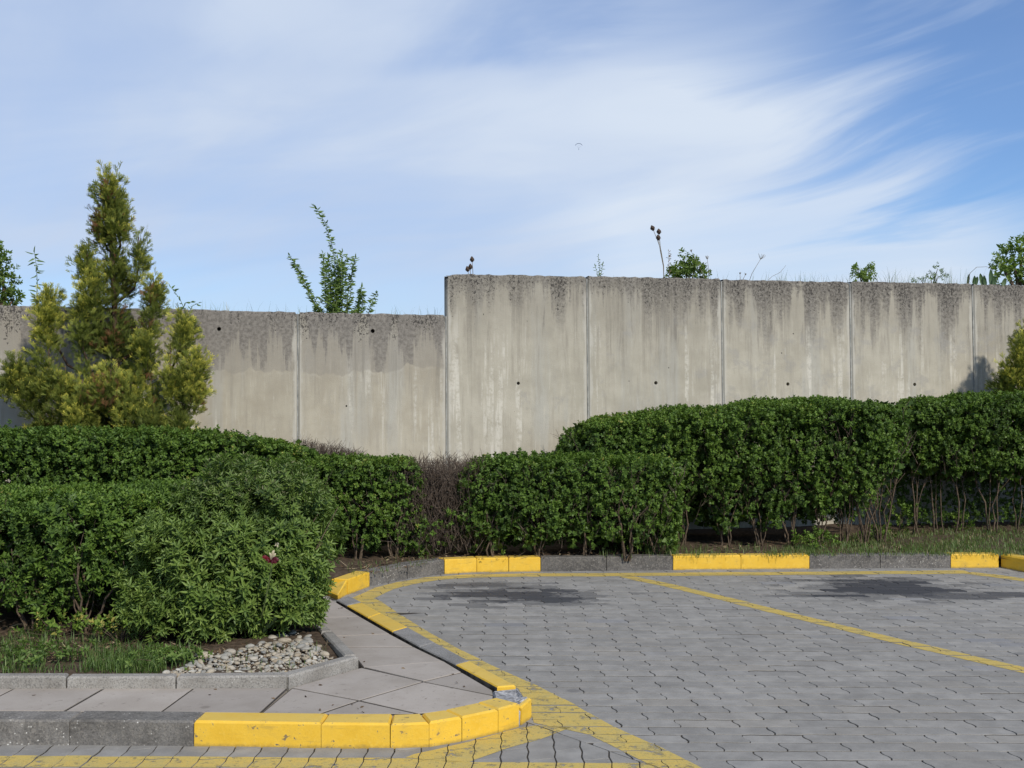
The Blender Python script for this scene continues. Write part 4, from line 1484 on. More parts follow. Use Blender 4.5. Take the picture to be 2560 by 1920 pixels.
def add_hedge(label, group, A, B, hw, zt, zb, dens, stems=(), twig_n=120, seed=1, extra_parts=None, skirt=None, **kw):
    c = ((A[0] + B[0]) / 2, (A[1] + B[1]) / 2)
    root = tag(empty('hedge'), label, 'hedge', group)
    V_, F_, at = hedge_foliage(A, B, hw, zt, zb, dens, seed=seed, **kw)
    parts = [(V_, F_, at)] + (extra_parts or [])
    if skirt:
        # the shaded back of the hedge carries leaves lower down than its clipped front
        d_ = Vector((B[0] - A[0], B[1] - A[1])).normalized(); n_ = Vector((-d_.y, d_.x)) * hw * 0.62
        parts.append(hedge_foliage((A[0] + n_.x, A[1] + n_.y), (B[0] + n_.x, B[1] + n_.y), hw * 0.3, lambda a: zb(a) + 0.25, cst(skirt), dens, p=4, seed=seed + 3, layers=1.8, lowbare=0.5, deep=0.1, var0=0.3))
    # shaded inner leaves that close the hedge against the light
    L3 = math.dist(A, B); nc = int(L3 * hw * 1.3 * 0.8 * 1500)
    aa = rng.uniform(-0.96, 0.96, nc); bb = rng.uniform(-0.62, 0.62, nc); cc = rng.uniform(-0.92, 0.86, nc)
    d_ = np.array([B[0] - A[0], B[1] - A[1]]) / L3
    t_, b_ = zt(aa), zb(aa)
    pc = np.stack([A[0] + d_[0] * (aa + 1) / 2 * L3 - d_[1] * bb * hw, A[1] + d_[1] * (aa + 1) / 2 * L3 + d_[0] * bb * hw, (t_ + b_) / 2 + cc * (t_ - b_) / 2], 1)
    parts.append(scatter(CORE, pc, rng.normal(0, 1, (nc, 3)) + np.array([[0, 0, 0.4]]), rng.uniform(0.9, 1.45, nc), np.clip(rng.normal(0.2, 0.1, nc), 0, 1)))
    V_, F_, at = merge(parts)
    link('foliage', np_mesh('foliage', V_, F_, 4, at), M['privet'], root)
    if twig_n: inner_twigs(A, B, hw * 0.92, lambda a: zt(a) - 0.03, zb, twig_n, seed, root)
    rr = random.Random(seed + 50)
    for (x, y, n, h, sp) in stems:
        stem_cluster(x, y, soil_z(x, y), n, h, sp, root, rr)
    return root


def cst(v): return lambda a: np.full(np.shape(a), v, float)


def tilt(v0, v1, wob=0.012, f=9.0, ph=0.0): return lambda a: v0 + (v1 - v0) * (np.asarray(a) + 1) / 2 + wob * np.sin(np.asarray(a) * f + ph)


# back-left hedge in front of the conifer
zt1 = lambda a: np.interp(a, [-1, 0.2, 0.7, 1], [1.275, 1.235, 1.15, 1.09]) + 0.008 * np.sin(np.asarray(a) * 17)
add_hedge('long clipped hedge in front of the golden conifer and low wall', 'clipped hedges', (-4.95, 9.05), (-1.80, 10.35), 0.40, zt1, cst(0.2), 430,
          stems=[(-4.4, 9.3, 4, .5, .2), (-3.7, 9.55, 4, .5, .2), (-3.0, 9.85, 4, .5, .2), (-2.4, 10.1, 4, .5, .2)], twig_n=420, seed=3, bare=1.3, lowbare=0.5)
# front-left hedge
zt2 = lambda a: np.interp(a, [-1, 0.4, 1], [0.885, 0.905, 0.945]) + 0.007 * np.sin(np.asarray(a) * 13)
add_hedge('front clipped hedge at the edge of the picture beside the bushy shrub', 'clipped hedges', (-4.0, 7.4), (-2.02, 7.55), 0.66, zt2, cst(0.22), 430,
          stems=[(-3.55, 6.95, 5, .42, .22), (-2.98, 6.93, 5, .42, .22), (-2.62, 6.9, 6, .45, .3), (-2.3, 6.95, 5, .42, .25), (-3.2, 7.5, 4, .5, .3)],
          twig_n=330, seed=11, bare=1.0, lowbare=0.95, sprigs=PRIVET_BIG, deep=0.26, var0=0.4, smin=0.6, smax=1.15)  # lowered leaf tone paints in the weaker sun on this hedge
# middle hedge, two lengths with a dead gap
zt4 = lambda a: 0.965 + 0.012 * np.sin(np.asarray(a) * 8)
zbm = lambda a: 0.22 + 0.05 * np.sin(np.asarray(a) * 19)
add_hedge('middle hedge length between the bushy shrub and the dead brown gap', 'clipped hedges', (-2.75, 9.95), (-0.86, 10.12), 0.34, zt4, zbm, 440,
          stems=[(-1.75, 9.8, 4, .5, .2), (-1.35, 9.85, 4, .5, .2), (-1.02, 9.9, 4, .5, .18)], twig_n=340, seed=21, bare=1.3, lowbare=0.8, p=9, skirt=0.13)
zt5 = lambda a: np.interp(a, [-1, -0.7, 0, 1], [0.93, 0.975, 0.97, 0.97]) + 0.01 * np.sin(np.asarray(a) * 11)
add_hedge('middle hedge length between the dead brown gap and the tall hedge', 'clipped hedges', (-0.44, 10.12), (1.5, 10.2), 0.36, zt5, zbm, 440,
          stems=[(-0.2, 9.95, 4, .5, .2), (0.25, 9.97, 4, .5, .2), (0.68, 10.0, 4, .5, .2), (1.02, 9.92, 5, .5, .2), (1.32, 10.05, 4, .5, .18)],
          twig_n=520, seed=27, bare=1.4, lowbare=0.8, p=8, skirt=0.13)
# tall right hedge with bare legs
zt6 = lambda a: np.interp(a, [-1, -0.7, -0.3, 0.2, 0.6, 0.9, 1], [1.27, 1.325, 1.395, 1.465, 1.495, 1.48, 1.43]) + 0.008 * np.sin(np.asarray(a) * 15)
zb6 = lambda a: np.interp(a, [-1, -0.4, 0.05, 0.4, 0.7, 1], [0.24, 0.24, 0.28, 0.38, 0.50, 0.80]) + 0.06 * np.sin(np.asarray(a) * 23) + 0.03 * np.sin(np.asarray(a) * 47 + 1)
st6 = [(1.62, 10.68, 5, .55, .13), (2.02, 10.66, 5, .55, .15), (2.36, 10.64, 5, .55, .16), (2.66, 10.68, 5, .58, .16), (2.95, 10.7, 5, .62, .18), (3.2, 10.76, 7, .7, .16), (3.38, 10.74, 7, .7, .18), (3.58, 10.84, 6, .72, .22), (1.2, 10.9, 4, .6, .2)]
h6 = add_hedge('tall full hedge rising in front of the high wall on bare brown stems', 'clipped hedges', (0.48, 10.95), (3.80, 10.97), 0.55, zt6, zb6, 430,
          stems=st6, twig_n=620, seed=31, bare=1.2, lowbare=0.75, bulge=0.2, p=5, skirt=0.3)
# far right hedge
zt7 = lambda a: np.interp(a, [-1, -0.8, 0, 1], [1.43, 1.50, 1.535, 1.535]) + 0.008 * np.sin(np.asarray(a) * 15)
zb7 = lambda a: np.interp(a, [-1, -0.85, -0.5, 1], [0.95, 0.80, 0.66, 0.66]) + 0.05 * np.sin(np.asarray(a) * 27)
st7 = [(4.12, 11.5, 3, .85, .15), (4.38, 11.52, 3, .85, .22), (4.62, 11.55, 2, .85, .15), (4.95, 11.55, 4, .85, .24), (5.25, 11.6, 2, .85, .15), (5.6, 11.6, 4, .85, .24), (6.2, 11.65, 4, .85, .24)]
add_hedge('tall hedge at the far end lifted on thin dark stems over the grass', 'clipped hedges', (3.88, 11.62), (6.4, 11.74), 0.42, zt7, zb7, 430,
          stems=st7, twig_n=300, seed=37, bare=0.9, lowbare=0.75, bulge=0.2, p=4, skirt=0.12, var0=0.36)  # darker leaf tone: shade over this hedge put into its colour


# bare brown stretches
def bare_shrub(label, A, B, hw, zt, zb, n, seed, green=0):
    root = tag(empty('bare_shrub'), label, 'bare shrub', 'dead hedge shrubs')
    inner_twigs(A, B, hw, zt, zb, n, seed, root, M['twig'], 0.0032, 'twigs', 0.28)
    rr = random.Random(seed)
    x, y = (A[0] + B[0]) / 2, (A[1] + B[1]) / 2
    stem_cluster(x, y, soil_z(x, y), 5, 0.6, 0.2, root, rr, 0.008)
    if green:
        V_, F_, at = hedge_foliage(A, B, hw, lambda a: zt(a) * 0.55, zb, 60, seed=seed, lowbare=0.2)
        link('foliage', np_mesh('foliage', V_, F_, 4, at), M['privet'], root)
    return root


bare_shrub('dead leafless brown shrub filling the gap in the middle hedge', (-1.06, 10.12), (-0.24, 10.18), 0.30, lambda a: 0.985 + 0.02 * np.sin(np.asarray(a) * 9), cst(0.14), 2400, 41, 1)
bare_shrub('dead purplish twigs at the end of the hedge by the low wall', (-2.05, 10.45), (-1.45, 10.6), 0.2, lambda a: np.interp(a, [-1, 1], [1.15, 1.02]), cst(0.4), 900, 43)


# ------------------------------------------------------------------ bushy lance-leaved shrub
def blob_points(n, c, r, p=2.3, up=True):
    q, nn = superbox(n, p, (2, 1.6, 0.6, 1, 0.25))
    pos = np.array(c)[None] + q * np.array(r)[None]
    nor = nn / np.array(r)[None]
    nor /= np.linalg.norm(nor, axis=1, keepdims=True)
    return pos, nor, q


bush = tag(empty('leafy_shrub', P(590, 1560, 0.1)), 'bushy lance-leaved shrub with dull reddish shoot tips beside the pebbles', 'shrub')
parts = []
lobes = [((-1.78, 7.05, 0.48), (0.56, 0.52, 0.42), 0.50), ((-1.62, 7.12, 0.74), (0.45, 0.44, 0.36), 0.36), ((-1.90, 6.85, 0.32), (0.46, 0.40, 0.26), 0.62),
         ((-1.46, 6.98, 0.38), (0.27, 0.34, 0.30), 0.60), ((-1.66, 7.15, 0.92), (0.31, 0.32, 0.19), 0.28), ((-1.42, 7.15, 0.72), (0.24, 0.3, 0.24), 0.45)]
for i, (c, r, v0) in enumerate(lobes):
    n = int(1750 * (r[0] * r[2] * 3 + r[0] * r[1] * 1.5))
    pos, nor, q = blob_points(n, c, r)
    dep = rng.random(n) ** 1.7
    pos = pos - nor * (dep * 0.2)[:, None] + nor * (0.05 * snoise(pos, 60 + i, 8.0) + 0.04 * snoise(pos, 80 + i, 17.0))[:, None]
    ok = (pos[:, 2] > 0.13) & ((rng.random(n) > np.clip((snoise(pos, 91, 12.0) + 0.6 * snoise(pos, 92, 26.0) - 0.15) * 1.3, 0, 0.9)) | (dep > 0.6))
    pos, nor, dep = pos[ok], nor[ok], dep[ok]
    n = len(pos)
    d = nor * 0.75 + np.array([[0, 0, 0.5]]) + rng.normal(0, 0.3, (n, 3))
    hgt = np.clip((pos[:, 2] - 0.5) / 0.6, 0, 1)
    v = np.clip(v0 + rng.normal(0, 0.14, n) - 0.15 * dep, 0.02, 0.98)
    V_, F_, at = scatter(ASTER, pos, d, rng.uniform(0.8, 1.2, n) * np.where(pos[:, 2] > 0.75, 0.78, 1.0), v)
    # young tips colour up on the upper, exposed shoots only
    nv = len(V_)
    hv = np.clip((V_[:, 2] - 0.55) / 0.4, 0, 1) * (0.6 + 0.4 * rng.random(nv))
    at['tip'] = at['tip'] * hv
    parts.append((V_, F_, at))
V_, F_, at = merge(parts)
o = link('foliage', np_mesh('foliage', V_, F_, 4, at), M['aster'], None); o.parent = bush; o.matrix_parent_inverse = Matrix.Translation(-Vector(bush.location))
tb = Tubes(4)
rr = random.Random(9)
for _ in range(70):
    a = rr.uniform(0, 6.28); s = rr.uniform(0.1, 0.55)
    b0 = Vector((-1.7 + rr.gauss(0, .1), 7.05 + rr.gauss(0, .1), 0.08))
    tb.add([b0, b0 + Vector((s * .4 * math.cos(a), s * .4 * math.sin(a), 0.3)), b0 + Vector((s * math.cos(a), s * math.sin(a), rr.uniform(0.5, 0.85)))], 0.005, 0.002)
o = tb.build('stem', M['stem'], None); o.parent = bush; o.matrix_parent_inverse = Matrix.Translation(-Vector(bush.location))


# ------------------------------------------------------------------ golden conifers
def spray_template(r, n=9, L_=0.12):
    """flat fan of scale-leaf branchlets along +Z in the XZ plane: narrow tapered quads"""
    Vs, Fs, tip = [], [], []

    def blade(p, d, ln, w, t0, t1):
        s = np.array([d[1] * 0 + d[2], 0.0, -d[0]])
        s = s / (np.linalg.norm(s) + 1e-9)
        bow = np.array([0, r.uniform(-0.012, 0.012), 0])
        b = len(Vs)
        Vs.extend([p - s * w * 0.5, p + s * w * 0.5, p + d * ln * 0.65 + s * w * 0.5 + bow, p + d * ln * 1.0 + bow, p + d * ln * 0.65 - s * w * 0.5 + bow])
        Fs.append((b, b + 1, b + 2, b + 4)); Fs.append((b + 4, b + 2, b + 3, b + 3))
        tip.extend([t0, t0, (t0 + t1) / 2, t1, (t0 + t1) / 2])
    blade(np.zeros(3), np.array([0, 0, 1.0]), L_, 0.011, 0.0, 1.0)
    for i in range(n):
        f = 0.12 + 0.8 * i / n
        sd = 1 if i % 2 else -1
        a = sd * R(r.uniform(26, 46))
        d = np.array([math.sin(a), r.uniform(-0.22, 0.22), math.cos(a)])
        ln = L_ * (0.62 * (1 - f) + 0.2) * r.uniform(0.8, 1.2)
        blade(np.array([0, 0, f * L_]), d, ln, 0.010, f * 0.7, min(1, f + 0.45))
    return np.array(Vs), np.array(Fs), np.zeros(len(Vs)), np.array(tip)


def fix_tri(F_):
    return F_


r6 = np.random.default_rng(6)
SPRAY = [spray_template(r6, 6) for _ in range(8)]


def conifer_mesh(name, lobes, dens=1500, seed=0):
    """lobes: (centre, (rx, ry, rz), gold, brown); each lobe is a set of small upswept feathery plumes"""
    pos_l, dir_l, var_l, dead_l, sc_l = [], [], [], [], []
    for i, (c, r, gold, brown) in enumerate(lobes):
        c = np.array(c); r = np.array(r)
        area = 4 * math.pi * ((r[0] * r[1]) ** 1.6 / 3 + (r[0] * r[2]) ** 1.6 / 3 + (r[1] * r[2]) ** 1.6 / 3) ** (1 / 1.6)
        npl = int(area * 74) + 8
        u = rng.normal(size=(npl, 3)); u /= np.linalg.norm(u, axis=1, keepdims=True)
        rad = np.where(rng.random(npl) < 0.7, rng.uniform(0.62, 0.95, npl), rng.uniform(0.0, 0.6, npl))
        q = u * rad[:, None]
        q[:, :2] *= (1 - 0.42 * np.clip(u[:, 2], 0, 1))[:, None]
        pc = c[None] + q * r[None]
        ok = (pc[:, 2] > 0.25) & (snoise(pc, seed + i, 7.0) < 0.95)
        for p, uu, rd in zip(pc[ok], u[ok], rad[ok]):
            ln = rng.uniform(0.08, 0.17); m = int(rng.uniform(14, 24))
            ax = uu * np.array([0.55, 0.55, 0.2]) + np.array([0, 0, 0.85]) + rng.normal(0, 0.12, 3)
            ax /= np.linalg.norm(ax)
            f = rng.random(m)
            wdt = 0.030 * np.sin(math.pi * np.clip(0.12 + 0.8 * f, 0, 1)) + 0.006
            off = rng.normal(0, 1, (m, 3)) * wdt[:, None]
            pp = p[None] + ax[None] * ((f - 0.45) * ln)[:, None] + off
            dd = ax[None] * 0.8 + off / (np.linalg.norm(off, axis=1, keepdims=True) + 1e-6) * 0.55
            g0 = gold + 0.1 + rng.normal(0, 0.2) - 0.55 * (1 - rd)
            isdead = rng.random() < 0.55 * brown * (1.25 - 0.6 * rd) * (1.5 if snoise(p[None], seed + 99, 6.0)[0] > 0.1 else 0.35)
            pos_l.append(pp); dir_l.append(dd)
            var_l.append(g0 + 0.25 * (f - 0.4) + rng.normal(0, 0.1, m)); dead_l.append(np.full(m, float(isdead))); sc_l.append(rng.uniform(0.34, 0.62, m))
    pos = np.vstack(pos_l); d = np.vstack(dir_l)
    V_, F_, at = scatter(SPRAY, pos, d, np.concatenate(sc_l), np.clip(np.concatenate(var_l), 0, 1), extra=np.concatenate(dead_l))
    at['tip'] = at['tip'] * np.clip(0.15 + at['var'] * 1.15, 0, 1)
    return V_, F_, at


def lobe_px(cx, top, bot, hw, Y, dy=0.0, ry=None, gold=0.4, brown=0.1):
    """lobe from display pixels at depth Y"""
    m = Y / F * K
    c = QD(cx, (top + bot) / 2 + 6, Y)
    rz = max(0.08, ((bot - top) / 2 - 6) * m - 0.03); rx = max(0.05, hw * 0.95 * m - 0.05)
    return ((c[0], Y + dy, c[2]), (rx, (ry or max(rx * 0.9, 0.1)) * 0.9, rz), gold, brown)


def quads_to_np_mesh(name, V_, F_, at):
    """quads that may repeat their last index become triangles"""
    tri = F_[:, 2] == F_[:, 3]
    me = bpy.data.meshes.new(name)
    Fq, Ft = F_[~tri], F_[tri][:, :3]
    V_ = np.ascontiguousarray(V_, np.float32)
    me.vertices.add(len(V_)); me.vertices.foreach_set('co', V_.ravel())
    loops = np.concatenate([Fq.ravel(), Ft.ravel()]).astype(np.int32)
    me.loops.add(len(loops)); me.loops.foreach_set('vertex_index', loops)
    me.polygons.add(len(Fq) + len(Ft))
    ls = np.concatenate([np.arange(len(Fq)) * 4, len(Fq) * 4 + np.arange(len(Ft)) * 3]).astype(np.int32)
    me.polygons.foreach_set('loop_start', ls)
    me.update(calc_edges=True)
    for k, v in at.items():
        a = me.attributes.new(k, 'FLOAT', 'POINT'); a.data.foreach_set('value', np.ascontiguousarray(v, np.float32))
    return me


def add_conifer(label, base, lobes, trunks, seed, dens=1500):
    root = tag(empty('conifer_tree'), label, 'conifer')
    V_, F_, at = conifer_mesh('crown', lobes, dens, seed)
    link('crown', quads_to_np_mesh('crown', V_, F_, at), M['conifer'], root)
    tb = Tubes(7)
    for pts, r0, r1 in trunks: tb.add(pts, r0, r1)
    tb.build('trunk', M['bark'], root)
    # a branch from the trunk into each lobe
    bb = Tubes(5)
    rr = random.Random(seed)
    mx, my = base[0], base[1]
    for (c, r, g1, b1) in lobes:
        z0 = max(0.3, c[2] - r[2] * 1.0 - abs(c[0] - mx) * 0.5)
        bb.add([(mx + (c[0] - mx) * 0.1, my, z0), (mx + (c[0] - mx) * 0.75, (my + c[1]) / 2, (z0 + c[2] - r[2] * .6) / 2), (c[0], c[1], c[2] - r[2] * 0.3), (c[0], c[1], c[2] + r[2] * 0.85)], 0.016, 0.004)
    bb.build('branches', M['bark'], root)
    return root


Yc = 10.25
lob = [
    lobe_px(239, 346, 480, 40, Yc, 0, 0.18, 0.5, 0.12), lobe_px(244, 410, 530, 50, Yc, 0, 0.20, 0.45, 0.15), lobe_px(262, 440, 540, 28, Yc, -.05, 0.15, 0.35, 0.2), lobe_px(222, 455, 545, 24, Yc, 0, 0.15, 0.3, 0.32),
    lobe_px(243, 500, 680, 48, Yc, 0.05, 0.2, 0.3, 0.25), lobe_px(303, 485, 625, 24, Yc, -.05, 0.14, 0.45, 0.08), lobe_px(192, 515, 660, 26, Yc, -.05, 0.15, 0.55, 0.06), lobe_px(215, 560, 720, 36, Yc, -.1, 0.2, 0.4, 0.1),
    lobe_px(335, 570, 740, 28, Yc, -.05, 0.17, 0.45, 0.06), lobe_px(240, 610, 860, 66, Yc, 0.08, 0.28, 0.2, 0.25), lobe_px(190, 610, 830, 30, Yc, -.12, 0.2, 0.4, 0.06), lobe_px(325, 660, 860, 32, Yc, -.1, 0.2, 0.35, 0.12),
    lobe_px(114, 588, 780, 33, Yc, -.1, 0.2, 0.7, 0.05), lobe_px(120, 690, 880, 42, Yc, -.15, 0.24, 0.5, 0.08),
    lobe_px(404, 663, 790, 30, Yc, -.12, 0.2, 0.7, 0.03), lobe_px(382, 715, 880, 28, Yc, -.2, 0.2, 0.6, 0.04), lobe_px(432, 725, 880, 34, Yc, -.12, 0.25, 0.68, 0.03), lobe_px(402, 770, 925, 58, Yc, -.1, 0.3, 0.42, 0.08),
    lobe_px(45, 760, 850, 34, Yc, -.1, 0.2, 0.35, 0.1), lobe_px(85, 780, 915, 42, Yc, -.1, 0.25, 0.4, 0.08), lobe_px(30, 800, 870, 24, Yc, -.1, 0.2, 0.4, 0.05),
    lobe_px(160, 760, 940, 48, Yc, -.2, 0.3, 0.45, 0.1), lobe_px(205, 790, 960, 40, Yc, -.3, 0.25, 0.5, 0.1), lobe_px(260, 770, 960, 46, Yc, -.25, 0.28, 0.42, 0.2), lobe_px(305, 790, 960, 34, Yc, -.28, 0.25, 0.48, 0.1),
    lobe_px(345, 840, 965, 34, Yc, -.2, 0.25, 0.4, 0.12), lobe_px(250, 820, 1060, 130, Yc + 0.1, 0.05, 0.35, 0.15, 0.3), lobe_px(398, 865, 1000, 42, Yc, -.15, 0.25, 0.38, 0.1), lobe_px(120, 860, 1000, 60, Yc, -.1, 0.28, 0.35, 0.1),
]
cb = QD(243, 1000, Yc)
add_conifer('golden green conifer with several ragged spires in front of the low wall', (cb[0], Yc + 0.1), lob,
            [([(cb[0], Yc + 0.1, 0.05), (cb[0] - 0.02, Yc + 0.1, 1.0), (cb[0] + 0.01, Yc + 0.08, 2.0), (cb[0] - 0.01, Yc, 2.9), (cb[0] - 0.02, Yc, 3.5)], 0.06, 0.006)], 5)
Y2 = 12.0
lob2 = [lobe_px(2222, 672, 830, 32, Y2, 0, 0.25, 0.32, 0.1), lobe_px(2196, 715, 860, 22, Y2, -.1, 0.2, 0.5, 0.05), lobe_px(2168, 770, 850, 18, Y2, -.1, 0.15, 0.6, 0.02), lobe_px(2165, 800, 880, 30, Y2, -.05, 0.2, 0.15, 0.05),
        lobe_px(2215, 780, 930, 50, Y2, -.05, 0.3, 0.35, 0.1), lobe_px(2255, 700, 900, 45, Y2, 0, 0.35, 0.4, 0.1), lobe_px(2260, 860, 1060, 110, Y2, 0, 0.3, 0.2, 0.2)]
cb2 = QD(2285, 1000, Y2)
add_conifer('dark edge of a second golden conifer by the high wall at the picture border', (cb2[0], Y2), lob2,
            [([(cb2[0], Y2, 0.08), (cb2[0], Y2, 1.2), (cb2[0] - 0.1, Y2, 1.8), (cb2[0] - 0.2, Y2, 2.3)], 0.06, 0.012)], 17)


# ------------------------------------------------------------------ plants on the bank above the wall
def leafy_stems(root, stems, leaf, lw, step, mat, stem_mat, var0=0.5, droop=0.0, r0=0.004, outl=0.75, spr=None):
    """stems: lists of points; single leaves set alternately along the upper part of each"""
    tb = Tubes(4)
    pos, dirs = [], []
    rr = random.Random(len(stems) * 7 + int(leaf * 1000))
    for pts, f0 in stems:
        pts = [Vector(p) for p in pts]
        tb.add(pts, r0, r0 * 0.4)
        segs = [(pts[i], pts[i + 1]) for i in range(len(pts) - 1)]
        tot = sum((b - a).length for a, b in segs)
        s = tot * f0
        while s < tot:
            acc = 0
            for a, b in segs:
                ln = (b - a).length
                if acc + ln >= s or (a, b) == segs[-1]:
                    p = a + (b - a) * ((s - acc) / ln); t = (b - a).normalized(); break
                acc += ln
            an = rr.uniform(0, 6.28)
            o_ = Vector((math.cos(an), math.sin(an), 0))
            dd = (t * (1 - outl) + o_ * outl + Vector((0, 0, -droop)) + Vector((rr.gauss(0, .15), rr.gauss(0, .15), rr.gauss(0, .15)))).normalized()
            pos.append(p); dirs.append(dd)
            s += step * rr.uniform(0.6, 1.4)
        pos.append(pts[-1]); dirs.append((pts[-1] - pts[-2]).normalized())
    lv, lf = leaf_template(leaf, lw, 0.35, -0.22)
    lv = lv @ np.array(Matrix.Rotation(-math.pi / 2, 3, 'Y')).T      # leaf axis to +Z
    n = len(pos)
    V_, F_, at = scatter([(lv, lf, np.zeros(6), np.ones(6))], np.array([tuple(p) for p in pos]), np.array([tuple(d) for d in dirs]),
                         rng.uniform(0.65, 1.25, n), np.clip(rng.normal(var0, 0.2, n), 0, 1))
    link('foliage', np_mesh('foliage', V_, F_, 4, at), mat, root)
    tb.build('stem', stem_mat, root)


def curve_px(pts, Y, dy=0.0):
    return [QD(a, b, Y + dy * i / max(1, len(pts) - 1)) for i, (a, b) in enumerate(pts)]


def crown_blob(root, lobes, sprigs, mat, dens, seed, scale=(0.7, 1.2), var0=0.5):
    parts = []
    for i, (c, r) in enumerate(lobes):
        n = int(dens * (r[0] * r[2] + r[0] * r[1] + r[1] * r[2]) * 4)
        u = rng.normal(size=(n, 3)); u /= np.linalg.norm(u, axis=1, keepdims=True)
        rad = rng.random(n) ** 0.45
        pos = np.array(c)[None] + u * rad[:, None] * np.array(r)[None]
        pos += 0.12 * np.array(r)[None] * np.stack([snoise(pos, seed + i * 3 + k, 3.0 / r[0]) for k in range(3)], 1)
        keep = rng.random(n) > np.clip(0.5 * snoise(pos, seed + i + 50, 2.5 / r[0]), 0, 0.9)
        pos, u = pos[keep], u[keep]; n = len(pos)
        d = u * 0.7 + np.array([[0, 0, 0.45]]) + rng.normal(0, 0.5, (n, 3))
        parts.append(scatter(sprigs, pos, d, rng.uniform(*scale, n), np.clip(rng.normal(var0, 0.18, n), 0, 1)))
    V_, F_, at = merge(parts)
    link('crown', np_mesh('crown', V_, F_, 4, at), mat, root)


def limbs(root, base, tips, r0, mat, name='trunk'):
    tb = Tubes(5)
    b = Vector(base)
    for t in tips:
        t = Vector(t); m = b.lerp(t, 0.5) + Vector((random.gauss(0, .04), random.gauss(0, .04), 0.05)) * (t - b).length
        tb.add([b, m, t], r0, r0 * 0.25)
    tb.build(name, mat, root)


Yb = 11.75
wb = tag(empty('willow_shrub'), 'upright willowy shrub with one tall curving shoot above the low wall', 'shrub')
S = lambda pts, f0=0.15, dy=0.0: (curve_px(pts, Yb, dy), f0)
stems = [S([(722, 690), (726, 600), (716, 535), (702, 480), (678, 444)], .1), S([(720, 690), (706, 610), (697, 548)], .05), S([(725, 690), (735, 610), (738, 545)], .05), S([(722, 690), (716, 600), (706, 552)], .05),
         S([(728, 690), (742, 620), (746, 552)], .05), S([(724, 690), (728, 610), (729, 560)], .05), S([(718, 690), (708, 640), (700, 575)], .05), S([(730, 690), (742, 650), (744, 585)], .05),
         S([(705, 690), (670, 630), (648, 590), (630, 555)], .3), S([(704, 690), (672, 640), (650, 600), (634, 566)], .3), S([(746, 690), (756, 640), (758, 590), (765, 552)], .1), S([(742, 690), (754, 640), (758, 600), (770, 560)], .5),
         S([(775, 690), (776, 650), (778, 620)], .1), S([(774, 690), (780, 655), (783, 628)], .1), S([(795, 690), (804, 660), (814, 632)], .2), S([(700, 690), (690, 665), (678, 650)], .1), S([(750, 690), (762, 670), (770, 655)], .1),
         S([(690, 690), (686, 668), (700, 640)], .1), S([(735, 690), (748, 665), (752, 640)], .1), S([(715, 690), (722, 650), (720, 610)], .05), S([(712, 690), (712, 640), (712, 590)], .05), S([(726, 690), (730, 640), (733, 575)], .05), S([(709, 690), (704, 630), (703, 560)], .05), S([(731, 690), (738, 640), (741, 570)], .05), S([(740, 690), (747, 668), (757, 650)], .05), S([(700, 690), (694, 675), (684, 662)], .05), S([(757, 690), (763, 676), (772, 668)], .1)]
stems = [([(x, y + random.uniform(-.12, .12), z) for x, y, z in p], f) for p, f in stems]
leafy_stems(wb, stems, 0.056, 0.019, 0.007, M['weed'], M['green_stem'], 0.5, 0.12, 0.005)

tw = tag(empty('tall_weed'), 'single upright weed with drooping pointed leaves above the low wall', 'weed')
leafy_stems(tw, [(curve_px([(78, 670), (80, 610), (78, 575), (74, 548)], 11.3), 0.02)], 0.085, 0.02, 0.017, M['weed'], M['green_stem'], 0.4, 0.25, 0.005, 0.85)
sw = tag(empty('small_weed'), 'small leafy weed leaning over the low wall beside the conifer spire', 'weed')
leafy_stems(sw, [(curve_px([(400, 672), (388, 645), (370, 622)], 11.4), 0.1), (curve_px([(410, 672), (416, 660), (428, 655)], 11.4), 0.2), (curve_px([(392, 672), (400, 655), (412, 652)], 11.4), 0.2)], 0.06, 0.018, 0.02, M['weed'], M['green_stem'], 0.45, 0.1, 0.004)
sp = tag(empty('spire_weed'), 'slim spire-shaped weed on top of the high wall', 'weed')
leafy_stems(sp, [(curve_px([(1294, 605), (1295, 580), (1293, 553)], 12.2), 0.02), (curve_px([(1296, 605), (1299, 590), (1302, 572)], 12.2), 0.2), (curve_px([(1293, 605), (1290, 590), (1286, 575)], 12.2), 0.2)], 0.035, 0.012, 0.012, M['weed'], M['green_stem'], 0.3, 0.0, 0.003)
sp2 = tag(empty('spire_weed'), 'reddish seeding weed spike beside the round bush on the high wall', 'weed')
leafy_stems(sp2, [(curve_px([(1446, 605), (1445, 575), (1444, 543)], 12.3), 0.1)], 0.035, 0.012, 0.014, M['litter'], M['dry'], 0.55, 0.0, 0.003)


def ovoid(c, r, h, d, n=8):
    """seed head: ovoid along direction d with a spiky outline"""
    d = Vector(d).normalized(); a = d.cross(Vector((1, 0.2, 0))).normalized(); b = d.cross(a)
    V, Fc = [], []
    rings = 7
    for i in range(rings):
        f = i / (rings - 1)
        rad = r * math.sin(math.pi * (0.08 + 0.88 * f ** 0.9)) ** 0.7
        for k in range(n):
            an = 2 * math.pi * k / n + i * 0.4
            q = rad * (1.25 if (k + i) % 2 else 0.9)
            V.append(Vector(c) + d * h * f + (a * math.cos(an) + b * math.sin(an)) * q)
    for i in range(rings - 1):
        for k in range(n):
            k2 = (k + 1) % n
            Fc.append((i * n + k, i * n + k2, (i + 1) * n + k2, (i + 1) * n + k))
    Fc.append(tuple(range(n))[::-1]); Fc.append(tuple((rings - 1) * n + k for k in range(n)))
    return py_mesh('seed_head', V, Fc)


